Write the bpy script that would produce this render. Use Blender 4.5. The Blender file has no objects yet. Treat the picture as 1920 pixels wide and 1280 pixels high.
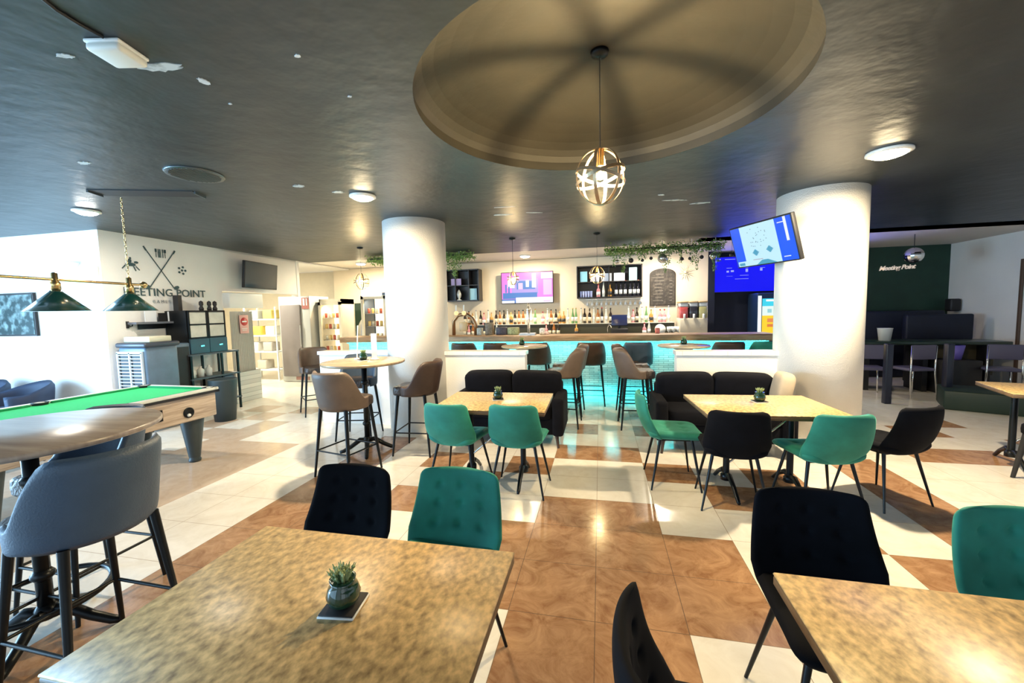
import bpy, bmesh, math, random
from math import sin, cos, pi, sqrt, atan2, radians as R
from mathutils import Vector as V, Matrix, Euler
random.seed(7)
S = bpy.context.scene
COL = S.collection

# ------------------------------------------------------------ camera
CAM = (0.0334979, -3.33560660, 1.58178806)
yaw, pitch, roll = -2.14165607e-01, 7.55953242e-02, -2.20601209e-02
cd = bpy.data.cameras.new('camera'); cam = bpy.data.objects.new('camera', cd); COL.objects.link(cam)
fwd = V((sin(yaw)*cos(pitch), cos(yaw)*cos(pitch), -sin(pitch)))
rt = V((cos(yaw), -sin(yaw), 0)); up = rt.cross(fwd)
r2 = cos(roll)*rt + sin(roll)*up; u2 = -sin(roll)*rt + cos(roll)*up
m3 = Matrix((r2, u2, -fwd)).transposed()
cam.matrix_world = Matrix.Translation(CAM) @ m3.to_4x4()
cd.sensor_width = 36; cd.lens = 761.98/1920*36; cd.clip_start = 0.05
S.camera = cam
# ------------------------------------------------------------ world / light / exposure
w = bpy.data.worlds.new('world'); S.world = w; w.use_nodes = True
w.node_tree.nodes['Background'].inputs[0].default_value = (0.72, 0.86, 1.0, 1)
w.node_tree.nodes['Background'].inputs[1].default_value = 0.6
S.view_settings.view_transform = 'Standard'; S.view_settings.look = 'None'
S.view_settings.gamma = 1; S.view_settings.use_curve_mapping = False
S.view_settings.exposure = 0.68

def area(name, loc, size, power, color, direction, shape='RECTANGLE'):
    l = bpy.data.lights.new(name, 'AREA'); l.shape = shape; l.size = size[0]
    if shape == 'RECTANGLE': l.size_y = size[1]
    l.energy = power; l.color = color
    o = bpy.data.objects.new(name, l); COL.objects.link(o); o.location = loc
    o.rotation_euler = V(direction).to_track_quat('-Z', 'Y').to_euler()
    return o
def point(name, loc, power, color, rad=.03):
    l = bpy.data.lights.new(name, 'POINT'); l.energy = power; l.color = color; l.shadow_soft_size = rad
    o = bpy.data.objects.new(name, l); COL.objects.link(o); o.location = loc; return o
DAY = (0.40, 0.70, 1.0); WARM = (1.0, 0.80, 0.52); NEUT = (1.0, 0.9, 0.76)
# daylight through the glazed front of the place (left side and behind the camera)
area('daylight_left', (-9.35, -3.3, 1.35), (4.6, 2.3), 720, DAY, (1, .12, .02))
area('daylight_terrace', (-5.2, -6.3, 1.4), (6.4, 2.4), 95, DAY, (.12, 1, -.05))
area('daylight_door', (2.2, -6.3, 1.35), (2.6, 2.3), 8, (.9, .95, 1.0), (-.1, 1, -.05))

# ------------------------------------------------------------ materials
MATS = {}
def mat(name, col, rough=.5, metal=0, var=.0, scale=8, bump=0, bscale=40, emit=None, es=1, sheen=0,
        trans=0, alpha=1, stretch=None, col2=None, coat=0, rot=0, spec=None, edge=(.35, .65), detail=4):
    if name in MATS: return MATS[name]
    m = bpy.data.materials.new(name); m.use_nodes = True; nt = m.node_tree; N = nt.nodes; L = nt.links
    b = N['Principled BSDF']; b.inputs['Roughness'].default_value = rough; b.inputs['Metallic'].default_value = metal
    tc = N.new('ShaderNodeTexCoord'); mp = N.new('ShaderNodeMapping'); L.new(tc.outputs['Object'], mp.inputs[0])
    if stretch: mp.inputs['Scale'].default_value = stretch
    mp.inputs['Rotation'].default_value = (0, 0, rot)
    nz = N.new('ShaderNodeTexNoise'); nz.inputs['Scale'].default_value = scale; nz.inputs['Detail'].default_value = detail
    L.new(mp.outputs[0], nz.inputs['Vector'])
    cr = N.new('ShaderNodeValToRGB'); cr.color_ramp.elements[0].position = edge[0]; cr.color_ramp.elements[1].position = edge[1]
    L.new(nz.outputs[0], cr.inputs[0])
    c2 = col2 if col2 else tuple(min(1, c*(1+var)) for c in col)
    c1 = col if col2 else tuple(c*(1-var) for c in col)
    cr.color_ramp.elements[0].color = (*c1, 1); cr.color_ramp.elements[1].color = (*c2, 1)
    L.new(cr.outputs[0], b.inputs['Base Color'])
    if bump:
        n2 = N.new('ShaderNodeTexNoise'); n2.inputs['Scale'].default_value = bscale; n2.inputs['Detail'].default_value = 3
        L.new(mp.outputs[0], n2.inputs['Vector'])
        bp = N.new('ShaderNodeBump'); bp.inputs['Strength'].default_value = bump; bp.inputs['Distance'].default_value = .02
        L.new(n2.outputs[0], bp.inputs['Height']); L.new(bp.outputs[0], b.inputs['Normal'])
    if emit: b.inputs['Emission Color'].default_value = (*emit, 1); b.inputs['Emission Strength'].default_value = es
    if sheen: b.inputs['Sheen Weight'].default_value = sheen; b.inputs['Sheen Roughness'].default_value = .35; b.inputs['Sheen Tint'].default_value = (*[min(1, c*2.2+.12) for c in col], 1)
    if trans: b.inputs['Transmission Weight'].default_value = trans; b.inputs['IOR'].default_value = 1.4
    if alpha < 1: b.inputs['Alpha'].default_value = alpha
    if coat: b.inputs['Coat Weight'].default_value = coat; b.inputs['Coat Roughness'].default_value = .1
    if spec is not None: b.inputs['Specular IOR Level'].default_value = spec
    MATS[name] = m; return m

def tile_floor(name, c1, c2, grout, scale, T=.45, rough=.16):
    m = mat(name, c1, rough=rough, col2=c2, scale=scale, bump=.03, bscale=9, edge=(.3, .7), detail=7)
    nt = m.node_tree; N = nt.nodes; L = nt.links; b = N['Principled BSDF']
    for q in N:
        if q.type == 'TEX_NOISE' and q.inputs['Scale'].default_value == scale: q.inputs['Distortion'].default_value = 1.6; q.inputs['Roughness'].default_value = .68
    src = b.inputs['Base Color'].links[0].from_socket
    tc = N.new('ShaderNodeTexCoord'); sp = N.new('ShaderNodeSeparateXYZ'); L.new(tc.outputs['Object'], sp.inputs[0])
    ds = []
    for ax in (0, 1):
        a = N.new('ShaderNodeMath'); a.operation = 'DIVIDE'; a.inputs[1].default_value = T; L.new(sp.outputs[ax], a.inputs[0])
        f = N.new('ShaderNodeMath'); f.operation = 'FRACT'; L.new(a.outputs[0], f.inputs[0])
        s = N.new('ShaderNodeMath'); s.operation = 'SUBTRACT'; s.inputs[1].default_value = .5; L.new(f.outputs[0], s.inputs[0])
        ab = N.new('ShaderNodeMath'); ab.operation = 'ABSOLUTE'; L.new(s.outputs[0], ab.inputs[0]); ds.append(ab)
    mx = N.new('ShaderNodeMath'); mx.operation = 'MAXIMUM'; L.new(ds[0].outputs[0], mx.inputs[0]); L.new(ds[1].outputs[0], mx.inputs[1])
    g = N.new('ShaderNodeMath'); g.operation = 'GREATER_THAN'; g.inputs[1].default_value = .5-.0042; L.new(mx.outputs[0], g.inputs[0])
    mix = N.new('ShaderNodeMix'); mix.data_type = 'RGBA'; L.new(g.outputs[0], mix.inputs[0]); L.new(src, mix.inputs[6])
    mix.inputs[7].default_value = (*grout, 1); L.new(mix.outputs[2], b.inputs['Base Color'])
    r = N.new('ShaderNodeMath'); r.operation = 'MULTIPLY_ADD'; r.inputs[1].default_value = .5; r.inputs[2].default_value = rough
    L.new(g.outputs[0], r.inputs[0]); L.new(r.outputs[0], b.inputs['Roughness'])
    return m

def stripes(name, c1, c2, axis, period, rough=.5, bump=False):
    m = mat(name, c1, rough=rough); nt = m.node_tree; N = nt.nodes; L = nt.links; b = N['Principled BSDF']
    tc = N.new('ShaderNodeTexCoord'); wv = N.new('ShaderNodeTexWave'); wv.wave_type = 'BANDS'; wv.bands_direction = 'XYZ'[axis]
    wv.inputs['Scale'].default_value = 1/period/ (1.0) * .314; wv.inputs['Distortion'].default_value = 0
    L.new(tc.outputs['Object'], wv.inputs[0]); cr = N.new('ShaderNodeValToRGB')
    cr.color_ramp.elements[0].color = (*c1, 1); cr.color_ramp.elements[1].color = (*c2, 1)
    cr.color_ramp.elements[0].position = .42; cr.color_ramp.elements[1].position = .58
    L.new(wv.outputs[0], cr.inputs[0]); L.new(cr.outputs[0], b.inputs['Base Color']); return m

def brickmat(name, c1, c2, grout, bw, bh, rough=.4, bump=.3, axes='XZ'):
    m = mat(name, c1, rough=rough); nt = m.node_tree; N = nt.nodes; L = nt.links; b = N['Principled BSDF']
    tc = N.new('ShaderNodeTexCoord'); sp = N.new('ShaderNodeSeparateXYZ'); cb = N.new('ShaderNodeCombineXYZ')
    L.new(tc.outputs['Object'], sp.inputs[0]); L.new(sp.outputs['XYZ'.index(axes[0])], cb.inputs[0]); L.new(sp.outputs['XYZ'.index(axes[1])], cb.inputs[1])
    bt = N.new('ShaderNodeTexBrick'); bt.inputs['Scale'].default_value = 1; bt.inputs['Brick Width'].default_value = bw; bt.inputs['Row Height'].default_value = bh
    bt.inputs['Mortar Size'].default_value = .004; bt.inputs['Color1'].default_value = (*c1, 1); bt.inputs['Color2'].default_value = (*c2, 1); bt.inputs['Mortar'].default_value = (*grout, 1)
    L.new(cb.outputs[0], bt.inputs['Vector']); L.new(bt.outputs[0], b.inputs['Base Color'])
    bp = N.new('ShaderNodeBump'); bp.inputs['Strength'].default_value = bump; bp.inputs['Distance'].default_value = .01
    L.new(bt.outputs[0], bp.inputs['Height']); L.new(bp.outputs[0], b.inputs['Normal']); return m

white_wall = mat('white_plaster', (.80, .79, .76), .75, var=.02, scale=2, bump=.15, bscale=60)
cream_wall = mat('cream_plaster', (.78, .68, .52), .8, var=.03, scale=2, bump=.1, bscale=50)
pillar_m = mat('pillar_plaster', (.80, .78, .73), .7, var=.02, scale=3, bump=.25, bscale=90)
black_ceil = mat('black_ceiling_paint', (.015, .020, .023), .42, col2=(.038, .048, .052), scale=1.3, bump=.5, bscale=5, edge=(.3, .75), detail=8)
recess_m = mat('taupe_recess_paint', (.018, .016, .0105), .6, col2=(.030, .026, .018), scale=1.6, bump=.3, bscale=6)
patch_m = mat('bare_plaster_patch', (.55, .60, .60), .8, col2=(.08, .10, .10), scale=16, edge=(.5, .72), detail=8)
patch_w = mat('white_filler_patch', (.62, .66, .66), .8, var=.15, scale=20)
green_wall = mat('dark_green_paint', (.012, .045, .028), .6, var=.15, scale=3)
navy_wall = mat('navy_paint', (.003, .007, .024), .6, var=.1, scale=3)
ground_stage = mat('dark_olive_panel', (.06, .05, .025), .7, var=.2, scale=3)
black_metal = mat('black_metal', (.012, .014, .016), .35, metal=.6, var=.1)
matte_black = mat('matte_black', (.012, .012, .014), .55, var=.1)
chrome = mat('chrome', (.8, .8, .8), .15, metal=1)
steel = mat('brushed_steel', (.55, .56, .56), .35, metal=.9, var=.08)
gold = mat('brass', (.72, .50, .22), .25, metal=1)
green_v = mat('green_velvet', (.008, .165, .115), .75, var=.22, scale=7, sheen=1.0, col2=(.018, .26, .19), edge=(.3, .7))
black_v = mat('black_velvet', (.003, .0035, .006), .9, var=.3, scale=7, sheen=.03, spec=.15)
sofa_v = mat('black_sofa_fabric', (.003, .0035, .007), .9, var=.2, scale=10, sheen=.03, bump=.2, bscale=200, spec=.2)
leather = mat('taupe_leatherette', (.135, .095, .07), .5, var=.12, scale=6, bump=.15, bscale=120)
leather_d = mat('dark_brown_leatherette', (.055, .030, .020), .5, var=.15, scale=6, bump=.15, bscale=120)
leather_b = mat('slate_leatherette', (.045, .075, .12), .5, var=.1, scale=6, bump=.15, bscale=120)
quilt = mat('quilted_leatherette', (.06, .045, .038), .42, var=.2, scale=30, bump=.8, bscale=28)
table_m = mat('mottled_tan_laminate', (.26, .17, .075), .35, col2=(.78, .55, .25), scale=44, stretch=(1, .72, 1), rot=R(-35), bump=.03, edge=(.28, .66), detail=5)
edge_m = mat('brown_table_edge', (.13, .08, .04), .5, var=.2, scale=12)
roundtop_m = mat('grey_wood_laminate', (.24, .20, .18), .28, col2=(.40, .36, .32), scale=9, stretch=(.25, 3, 1), edge=(.3, .7))
oak = mat('rustic_oak', (.30, .18, .09), .5, col2=(.50, .33, .19), scale=7, stretch=(.5, 4, 4), bump=.2, bscale=20)
poolwood = mat('washed_grey_oak', (.36, .28, .21), .45, col2=(.58, .48, .38), scale=5, stretch=(1, .7, 9), bump=.1)
felt = mat('bright_green_felt', (.02, .50, .16), .95, var=.05, scale=50)
cushion_felt = mat('dark_green_felt', (.01, .27, .10), .95, var=.05, scale=50)
white_p = mat('white_plastic', (.8, .82, .80), .35)
lampw = mat('opal_diffuser', (.78, .80, .74), .4)
warm_e = mat('warm_lamp_glow', (1, .9, .7), .4, emit=(1, .80, .48), es=75)
bulb_e = mat('filament_glow', (1, .8, .4), .3, emit=(1, .72, .28), es=40)
day_e = mat('cool_lamp_glow', (1, 1, 1), .4, emit=(1, .97, .88), es=60)
cyan_e = mat('cyan_led_glow', (.2, .9, .9), .4, emit=(.05, .85, .9), es=1.5)
glass = mat('clear_glass', (.9, .95, .95), .05, trans=1)
potglass = mat('green_glass', (.012, .045, .022), .08, var=.3, scale=20, coat=.6)
leaf_m = mat('leaf_green', (.10, .22, .05), .6, col2=(.30, .46, .14), scale=12)
succ_m = mat('pale_succulent', (.10, .20, .09), .6, col2=(.42, .48, .22), scale=30)
cork = mat('black_coaster', (.015, .013, .013), .7)
paper = mat('white_paper', (.75, .78, .82), .7)
stone = brickmat('stacked_stone_veneer', (.62, .60, .56), (.42, .41, .38), (.20, .20, .19), .16, .035)
whitebrick = brickmat('whitewashed_brick', (.72, .70, .66), (.55, .53, .50), (.35, .34, .32), .24, .08)
tilecap = brickmat('white_cap_tile', (.82, .81, .78), (.80, .79, .76), (.66, .64, .60), .25, .5, rough=.25, bump=.05, axes='XY')
yellow_p = mat('yellow_plastic', (.8, .5, .03), .4)

# ------------------------------------------------------------ geometry helpers
class MB:
    def __init__(s): s.v = []; s.f = []; s.mi = []; s.cur = 0; s.sm = []; s.smooth = False
    def add(s, vs, fs, smooth=None):
        o = len(s.v); s.v += [tuple(x) for x in vs]
        for f in fs: s.f.append([i+o for i in f]); s.mi.append(s.cur); s.sm.append(s.smooth if smooth is None else smooth)
    def box(s, c, d, rz=0, M=None):
        x, y, z = d[0]/2, d[1]/2, d[2]/2
        vs = [V((a*x, b*y, e*z)) for a in (-1, 1) for b in (-1, 1) for e in (-1, 1)]
        if rz: vs = [Matrix.Rotation(rz, 3, 'Z') @ q for q in vs]
        if M: vs = [M @ q for q in vs]
        vs = [q+V(c) for q in vs]
        s.add(vs, [(0, 1, 3, 2), (4, 6, 7, 5), (0, 4, 5, 1), (2, 3, 7, 6), (0, 2, 6, 4), (1, 5, 7, 3)], False)
    def rbox(s, c, d, r=.01, seg=2, rz=0, M=None):
        bm = bmesh.new(); bmesh.ops.create_cube(bm, size=1)
        for q in bm.verts: q.co = V((q.co.x*d[0], q.co.y*d[1], q.co.z*d[2]))
        bmesh.ops.bevel(bm, geom=bm.edges[:], offset=min(r, min(d)*.49), segments=seg, affect='EDGES', profile=.5)
        T = Matrix.Rotation(rz, 3, 'Z') if rz else Matrix.Identity(3)
        if M: T = M
        bm.verts.index_update()
        s.add([T @ q.co+V(c) for q in bm.verts], [[q.index for q in f.verts] for f in bm.faces], True); bm.free()
    def tube(s, p0, p1, r0, r1=None, n=10, caps=True):
        r1 = r0 if r1 is None else r1; p0, p1 = V(p0), V(p1); d = (p1-p0).normalized()
        a = d.orthogonal().normalized(); b = d.cross(a)
        vs = [p+(a*cos(2*pi*i/n)+b*sin(2*pi*i/n))*r for p, r in ((p0, r0), (p1, r1)) for i in range(n)]
        s.add(vs, [(i, (i+1) % n, n+(i+1) % n, n+i) for i in range(n)], True)
        if caps: s.add(vs, [list(range(n))[::-1], list(range(n, 2*n))], False)
    def path(s, pts, r, n=8, closed=False):
        pts = [V(p) for p in pts]; m = len(pts); rings = []; prev = None
        for i, p in enumerate(pts):
            if closed: d = pts[(i+1) % m]-pts[i-1]
            else: d = pts[min(i+1, m-1)]-pts[max(i-1, 0)]
            d.normalize()
            a = d.orthogonal().normalized() if prev is None else (prev-d*prev.dot(d)).normalized()
            prev = a; b = d.cross(a); rr = r[i] if isinstance(r, (list, tuple)) else r
            rings.append([p+(a*cos(2*pi*k/n)+b*sin(2*pi*k/n))*rr for k in range(n)])
        vs = [q for g in rings for q in g]; fs = []
        for i in range(m if closed else m-1):
            j = (i+1) % m
            for k in range(n): fs.append((i*n+k, i*n+(k+1) % n, j*n+(k+1) % n, j*n+k))
        if not closed: fs += [list(range(n))[::-1], list(range((m-1)*n, m*n))]
        s.add(vs, fs, True)
    def lathe(s, prof, c=(0, 0, 0), n=24, sx=1, sy=1, M=None):
        vs = []; fs = []; m = len(prof)
        for r, z in prof:
            for k in range(n):
                q = V((r*sx*cos(2*pi*k/n), r*sy*sin(2*pi*k/n), z))
                if M: q = M @ q
                vs.append(q+V(c))
        for i in range(m-1):
            for k in range(n): fs.append((i*n+k, i*n+(k+1) % n, (i+1)*n+(k+1) % n, (i+1)*n+k))
        if prof[0][0] > 1e-5: fs.append(list(range(n))[::-1])
        if prof[-1][0] > 1e-5: fs.append(list(range((m-1)*n, m*n)))
        s.add(vs, fs, True)
    def ball(s, c, r, n=14):
        s.lathe([(max(1e-6, r*sin(pi*i/n)), -r*cos(pi*i/n)) for i in range(n+1)], c, n=max(10, n))
    def band(s, M, r, asp, w_, dz, n=48, th=.0035):      # flat metal hoop
        vs = []
        for i in range(n):
            q = 2*pi*i/n
            for rr, h_ in ((r, -w_/2), (r, w_/2), (r-th, w_/2), (r-th, -w_/2)):
                p = M @ V((rr*cos(q), rr*sin(q)*asp, h_)); vs.append((p.x, p.y, p.z+dz))
        s.add(vs, [(i*4+k, i*4+(k+1) % 4, ((i+1) % n)*4+(k+1) % 4, ((i+1) % n)*4+k) for i in range(n) for k in range(4)], False)
    def soft(s, c, d, e=.35, nu=20, nv=12, rz=0, M=None):       # superquadric cushion
        f = lambda w_, m: (abs(w_)**m)*(1 if w_ >= 0 else -1)
        vs = []; fs = []
        for i in range(nv+1):
            ph = -pi/2+pi*i/nv
            for k in range(nu):
                th = -pi+2*pi*k/nu
                q = V((d[0]/2*f(cos(ph), e)*f(cos(th), e), d[1]/2*f(cos(ph), e)*f(sin(th), e), d[2]/2*f(sin(ph), e)))
                if rz: q = Matrix.Rotation(rz, 3, 'Z') @ q
                if M: q = M @ q
                vs.append(q+V(c))
        for i in range(nv):
            for k in range(nu): fs.append((i*nu+k, i*nu+(k+1) % nu, (i+1)*nu+(k+1) % nu, (i+1)*nu+k))
        s.add(vs, fs, True)
    def prism(s, pts, c, ex, ey, dep):      # polygon pts in plane ex,ey extruded by vector dep
        c, ex, ey, dep = V(c), V(ex), V(ey), V(dep); n = len(pts)
        vs = [c+ex*a+ey*b for a, b in pts]; vs += [q+dep for q in vs]
        s.add(vs, [list(range(n))[::-1], list(range(n, 2*n))]+[(i, (i+1) % n, n+(i+1) % n, n+i) for i in range(n)], False)
    def pad(s, P, t, nu=16, nv=16, dim=None, pw=6):
        h = 1e-3; F = []; B = []
        for j in range(nv+1):
            v = -1+2*j/nv
            for i in range(nu+1):
                u = -1+2*i/nu; p = P(u, v)
                n = (P(u+h, v)-P(u-h, v)).cross(P(u, v+h)-P(u, v-h))
                n = n.normalized() if n.length > 1e-9 else V((0, 0, 1))
                e = sqrt(max(0, 1-abs(u)**pw))*sqrt(max(0, 1-abs(v)**pw))
                k = 0
                if dim and e > .5: k = dim(u, v)
                F.append(p+n*(t/2*e-k)); B.append(p-n*t/2*e)
        m = (nu+1)*(nv+1); fs = []
        for j in range(nv):
            for i in range(nu):
                a = j*(nu+1)+i; q = [a, a+1, a+nu+2, a+nu+1]
                fs.append(q); fs.append([x+m for x in q[::-1]])
        s.add(F+B, fs, True)
    def build(s, name, mats, parent=None, loc=None, rz=0, weld=False):
        me = bpy.data.meshes.new(name); me.from_pydata(s.v, [], s.f)
        for q in (mats if isinstance(mats, (list, tuple)) else [mats]): me.materials.append(q)
        for i, p in enumerate(me.polygons): p.material_index = s.mi[i]; p.use_smooth = s.sm[i]
        bm = bmesh.new(); bm.from_mesh(me)
        if weld: bmesh.ops.remove_doubles(bm, verts=bm.verts, dist=1e-5)
        bmesh.ops.recalc_face_normals(bm, faces=bm.faces); bm.to_mesh(me); bm.free()
        o = bpy.data.objects.new(name, me); COL.objects.link(o)
        if parent: o.parent = parent
        if loc is not None: o.location = loc
        if rz: o.rotation_euler[2] = rz
        return o
def tag(o, label, cat, group=None, kind=None):
    o['label'] = label; o['category'] = cat
    if group: o['group'] = group
    if kind: o['kind'] = kind
    return o
def thing(name, label, cat, loc=(0, 0, 0), rz=0, group=None):
    o = bpy.data.objects.new(name, None); COL.objects.link(o); o.location = loc; o.rotation_euler[2] = rz
    o.empty_display_size = .1
    return tag(o, label, cat, group)
def struct(mb, name, m, **k):
    o = mb.build(name, m, **k)
    if not k.get('parent'): o['kind'] = 'structure'
    return o
def dup(root, loc, rz, label, group=None):
    KIDS = {}
    for o in COL.objects:
        if o.parent: KIDS.setdefault(o.parent.name, []).append(o)
    def rec(o, par):
        c = o.copy(); COL.objects.link(c)
        if par: c.parent = par
        for k in KIDS.get(o.name, []): rec(k, c)
        return c
    r = rec(root, None); r.location = loc; r.rotation_euler[2] = rz; r['label'] = label
    if group: r['group'] = group
    return r
def text(s, size, mats, parent, M, ext=.002, shear=0, name='lettering', spacing=1.0, bold=0):
    cu = bpy.data.curves.new('t', 'FONT'); cu.body = s; cu.size = size; cu.extrude = ext; cu.align_x = 'CENTER'; cu.align_y = 'CENTER'
    cu.shear = shear; cu.space_character = spacing; cu.offset = bold; cu.resolution_u = 3
    t = bpy.data.objects.new('t', cu); COL.objects.link(t)
    dg = bpy.context.evaluated_depsgraph_get(); me = bpy.data.meshes.new_from_object(t.evaluated_get(dg))
    bpy.data.objects.remove(t); bpy.data.curves.remove(cu)
    me.materials.clear(); me.materials.append(mats); me.transform(M)
    o = bpy.data.objects.new(name, me); COL.objects.link(o)
    if parent: o.parent = parent
    return o
def face_y(x, y, z): return Matrix.Translation((x, y, z)) @ Matrix.Rotation(pi/2, 4, 'X')            # readable when looking along +y
def face_x(x, y, z): return Matrix.Translation((x, y, z)) @ Matrix.Rotation(pi/2, 4, 'Z') @ Matrix.Rotation(pi/2, 4, 'X')  # on a wall facing +x
def stuffname(i): return ['first', 'second', 'third', 'fourth', 'fifth', 'sixth', 'seventh', 'eighth', 'ninth', 'tenth', 'eleventh', 'twelfth'][i]

# ============================================================ SETTING
BW = 6.6; H = 2.8; T = .45
# floor: white and brown square tiles
brown = set()
for j in (2, -1, -2, -3, -4, -5, -6, -7): brown |= {(-1, j), (0, j)}
for j in (1, -2, -3): brown |= {(-2, j), (1, j)}
brown |= {(-3, 0), (2, 0), (-1, 4), (1, 4), (-4, -1), (3, -1), (-4, 1), (3, 1), (-2, 6), (1, 6), (-3, -5), (2, -5)}
for j in range(-12, 3): brown |= {(-6, j), (5, j)}
for j in range(-12, -1): brown |= {(-5, j), (4, j)}
for i in range(-26, -8):
    for j in range(-16, 1): brown.add((i, j))
brown |= {(-9, 1), (-10, 1), (-11, 1), (-11, 2), (-12, 2), (-11, 3), (-12, 4), (-11, 5), (-13, 3), (-13, 5), (7, 3), (8, 3), (9, 2), (8, 5), (10, 4), (9, 6), (7, 7), (10, 1), (11, 2)}
fl = MB()
for i in range(-26, 20):
    for j in range(-16, 17):
        fl.cur = 1 if (i, j) in brown else 0
        if i < -8 and (i, j) in brown: fl.cur = 2
        fl.add([(i*T, j*T, 0), (i*T+T, j*T, 0), (i*T+T, j*T+T, 0), (i*T, j*T+T, 0)], [(0, 1, 2, 3)])
fm = [tile_floor('cream_floor_tile', (.74, .69, .60), (.86, .83, .76), (.34, .26, .18), 4),
      tile_floor('terracotta_floor_tile', (.24, .115, .055), (.50, .30, .165), (.11, .055, .025), 5.5),
      tile_floor('sand_floor_tile', (.50, .38, .28), (.60, .48, .37), (.34, .26, .18), 5)]
struct(fl, 'floor', fm, weld=True)

# ceiling with a round recess
RX, RY, RR = .03, -.70, 1.10
x0, x1, y0, y1 = -11.7, 8.6, -7.2, 5.05
ce = MB(); angs = sorted([2*pi*k/96 for k in range(96)]+[atan2(b-RY, a-RX) % (2*pi) for a in (x0, x1) for b in (y0, y1)])
inn = [(RX+RR*cos(a), RY+RR*sin(a)) for a in angs]; out = []
for a in angs:
    tx = ((x1-RX) if cos(a) > 0 else (x0-RX))/cos(a) if abs(cos(a)) > 1e-9 else 1e9
    ty = ((y1-RY) if sin(a) > 0 else (y0-RY))/sin(a) if abs(sin(a)) > 1e-9 else 1e9
    q = min(tx, ty); out.append((RX+q*cos(a), RY+q*sin(a)))
n = len(angs)
ce.add([(a, b, H) for a, b in inn]+[(a, b, H) for a, b in out], [(i, (i+1) % n, n+(i+1) % n, n+i) for i in range(n)], False)
# rim and shallow dome
prof = [(RR, H), (RR+.006, H+.004)]
ce_rim = [(RR+.006, H+.004), (RR+.012, H+.07)]
for (ra, za), (rb, zb) in zip(prof, prof[1:]):
    ce.add([(RX+ra*cos(a), RY+ra*sin(a), za) for a in angs]+[(RX+rb*cos(a), RY+rb*sin(a), zb) for a in angs], [(i, (i+1) % n, n+(i+1) % n, n+i) for i in range(n)], True)
ce.cur = 1
dome = ce_rim+[(RR*cos(t_), H+.07+.26*sin(t_)) for t_ in [pi/2*k/10 for k in range(1, 10)]]+[(.001, H+.33)]
for (ra, za), (rb, zb) in zip(dome, dome[1:]):
    ce.add([(RX+ra*cos(a), RY+ra*sin(a), za) for a in angs]+[(RX+rb*cos(a), RY+rb*sin(a), zb) for a in angs], [(i, (i+1) % n, n+(i+1) % n, n+i) for i in range(n)], True)
ceil = struct(ce, 'ceiling', [black_ceil, recess_m])
for (px, py, sx, sy, a, mm) in [(-2.04, -1.67, .10, .035, .2, 0), (-1.96, -1.52, .022, .030, .1, 1), (-2.37, -1.84, .035, .016, .2, 0), (-1.06, 1.43, .12, .012, .1, 1), (-1.16, 1.80, .11, .03, .1, 1), (-.78, 1.80, .10, .012, .3, 1),
                                (-1.35, -1.58, .014, .010, 0, 1), (-3.88, -.85, .05, .03, 0, 0), (-2.03, -1.3, .010, .007, 0, 1), (-1.33, -1.2, .012, .009, .2, 1), (-2.74, .09, .05, .035, .2, 0), (-2.51, .37, .06, .03, .2, 0), (.69, 1.43, .03, .02, .2, 1), (.88, 1.71, .12, .02, .2, 0), (1.2, 1.94, .1, .03, 0, 0)]:
    pb = MB(); k = 22
    pts = [((1+.28*random.uniform(-1, 1))*cos(2*pi*i/k)*sx, (1+.28*random.uniform(-1, 1))*sin(2*pi*i/k)*sy) for i in range(k)]
    pb.prism([(q[0]*cos(a)-q[1]*sin(a), q[0]*sin(a)+q[1]*cos(a)) for q in pts], (px, py, H-.004), (1, 0, 0), (0, 1, 0), (0, 0, .006))
    pb.build('bare_patch', patch_w if mm else patch_m, parent=ceil)
c2 = MB(); c2.box((-1.6, 6.05, H+.06), (20.2, 2.0, .1)); c2.box((5.2, 6.05, H+.03), (6.8, 2.9, .06)); struct(c2, 'ceiling_rear', mat('offwhite_ceiling', (.70, .66, .60), .8, var=.03, scale=2))

def wall(name, c, d, m=white_wall): b = MB(); b.box(c, d); return struct(b, name, m)
wall('wall_left_front', (-8.75, 1.02, H/2), (4.3, .14, H))                     # faces the camera, left of the corner
lw = MB(); lw.box((-6.67, 1.92, H/2), (.14, 1.66, H)); lw.box((-6.67, 3.725, 2.425), (.14, 1.95, .75)); lw.box((-6.67, 4.66, 2.4), (.16, .08, .8))
struct(lw, 'wall_left', white_wall)
bw = MB(); bw.box((-2.33, BW+.07, H/2), (9.5, .14, H)); struct(bw, 'wall_back', cream_wall)
b = MB(); b.box((-9.2, 7.05, H/2), (4.4, .12, H)); b.box((-11.3, 4.2, H/2), (.12, 6.2, H)); struct(b, 'wall_storage', mat('storage_cream', (.82, .76, .62), .8, var=.02))
wall('wall_green', (5.0, 7.37, H/2), (5.1, .14, H), green_wall)
wall('wall_return', (2.48, 6.95, H/2), (.14, .72, H), navy_wall)
wall('wall_navy', (3.9, 6.98, H/2), (2.7, .08, H), navy_wall)
b = MB(); b.box((7.47, 4.2, H/2), (.14, 6.5, H)); b.box((7.45, -6.1, H/2), (.14, 1.6, H)); b.box((7.45, -2.2, 2.6), (.14, 6.4, .4)); struct(b, 'wall_right', white_wall)
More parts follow.
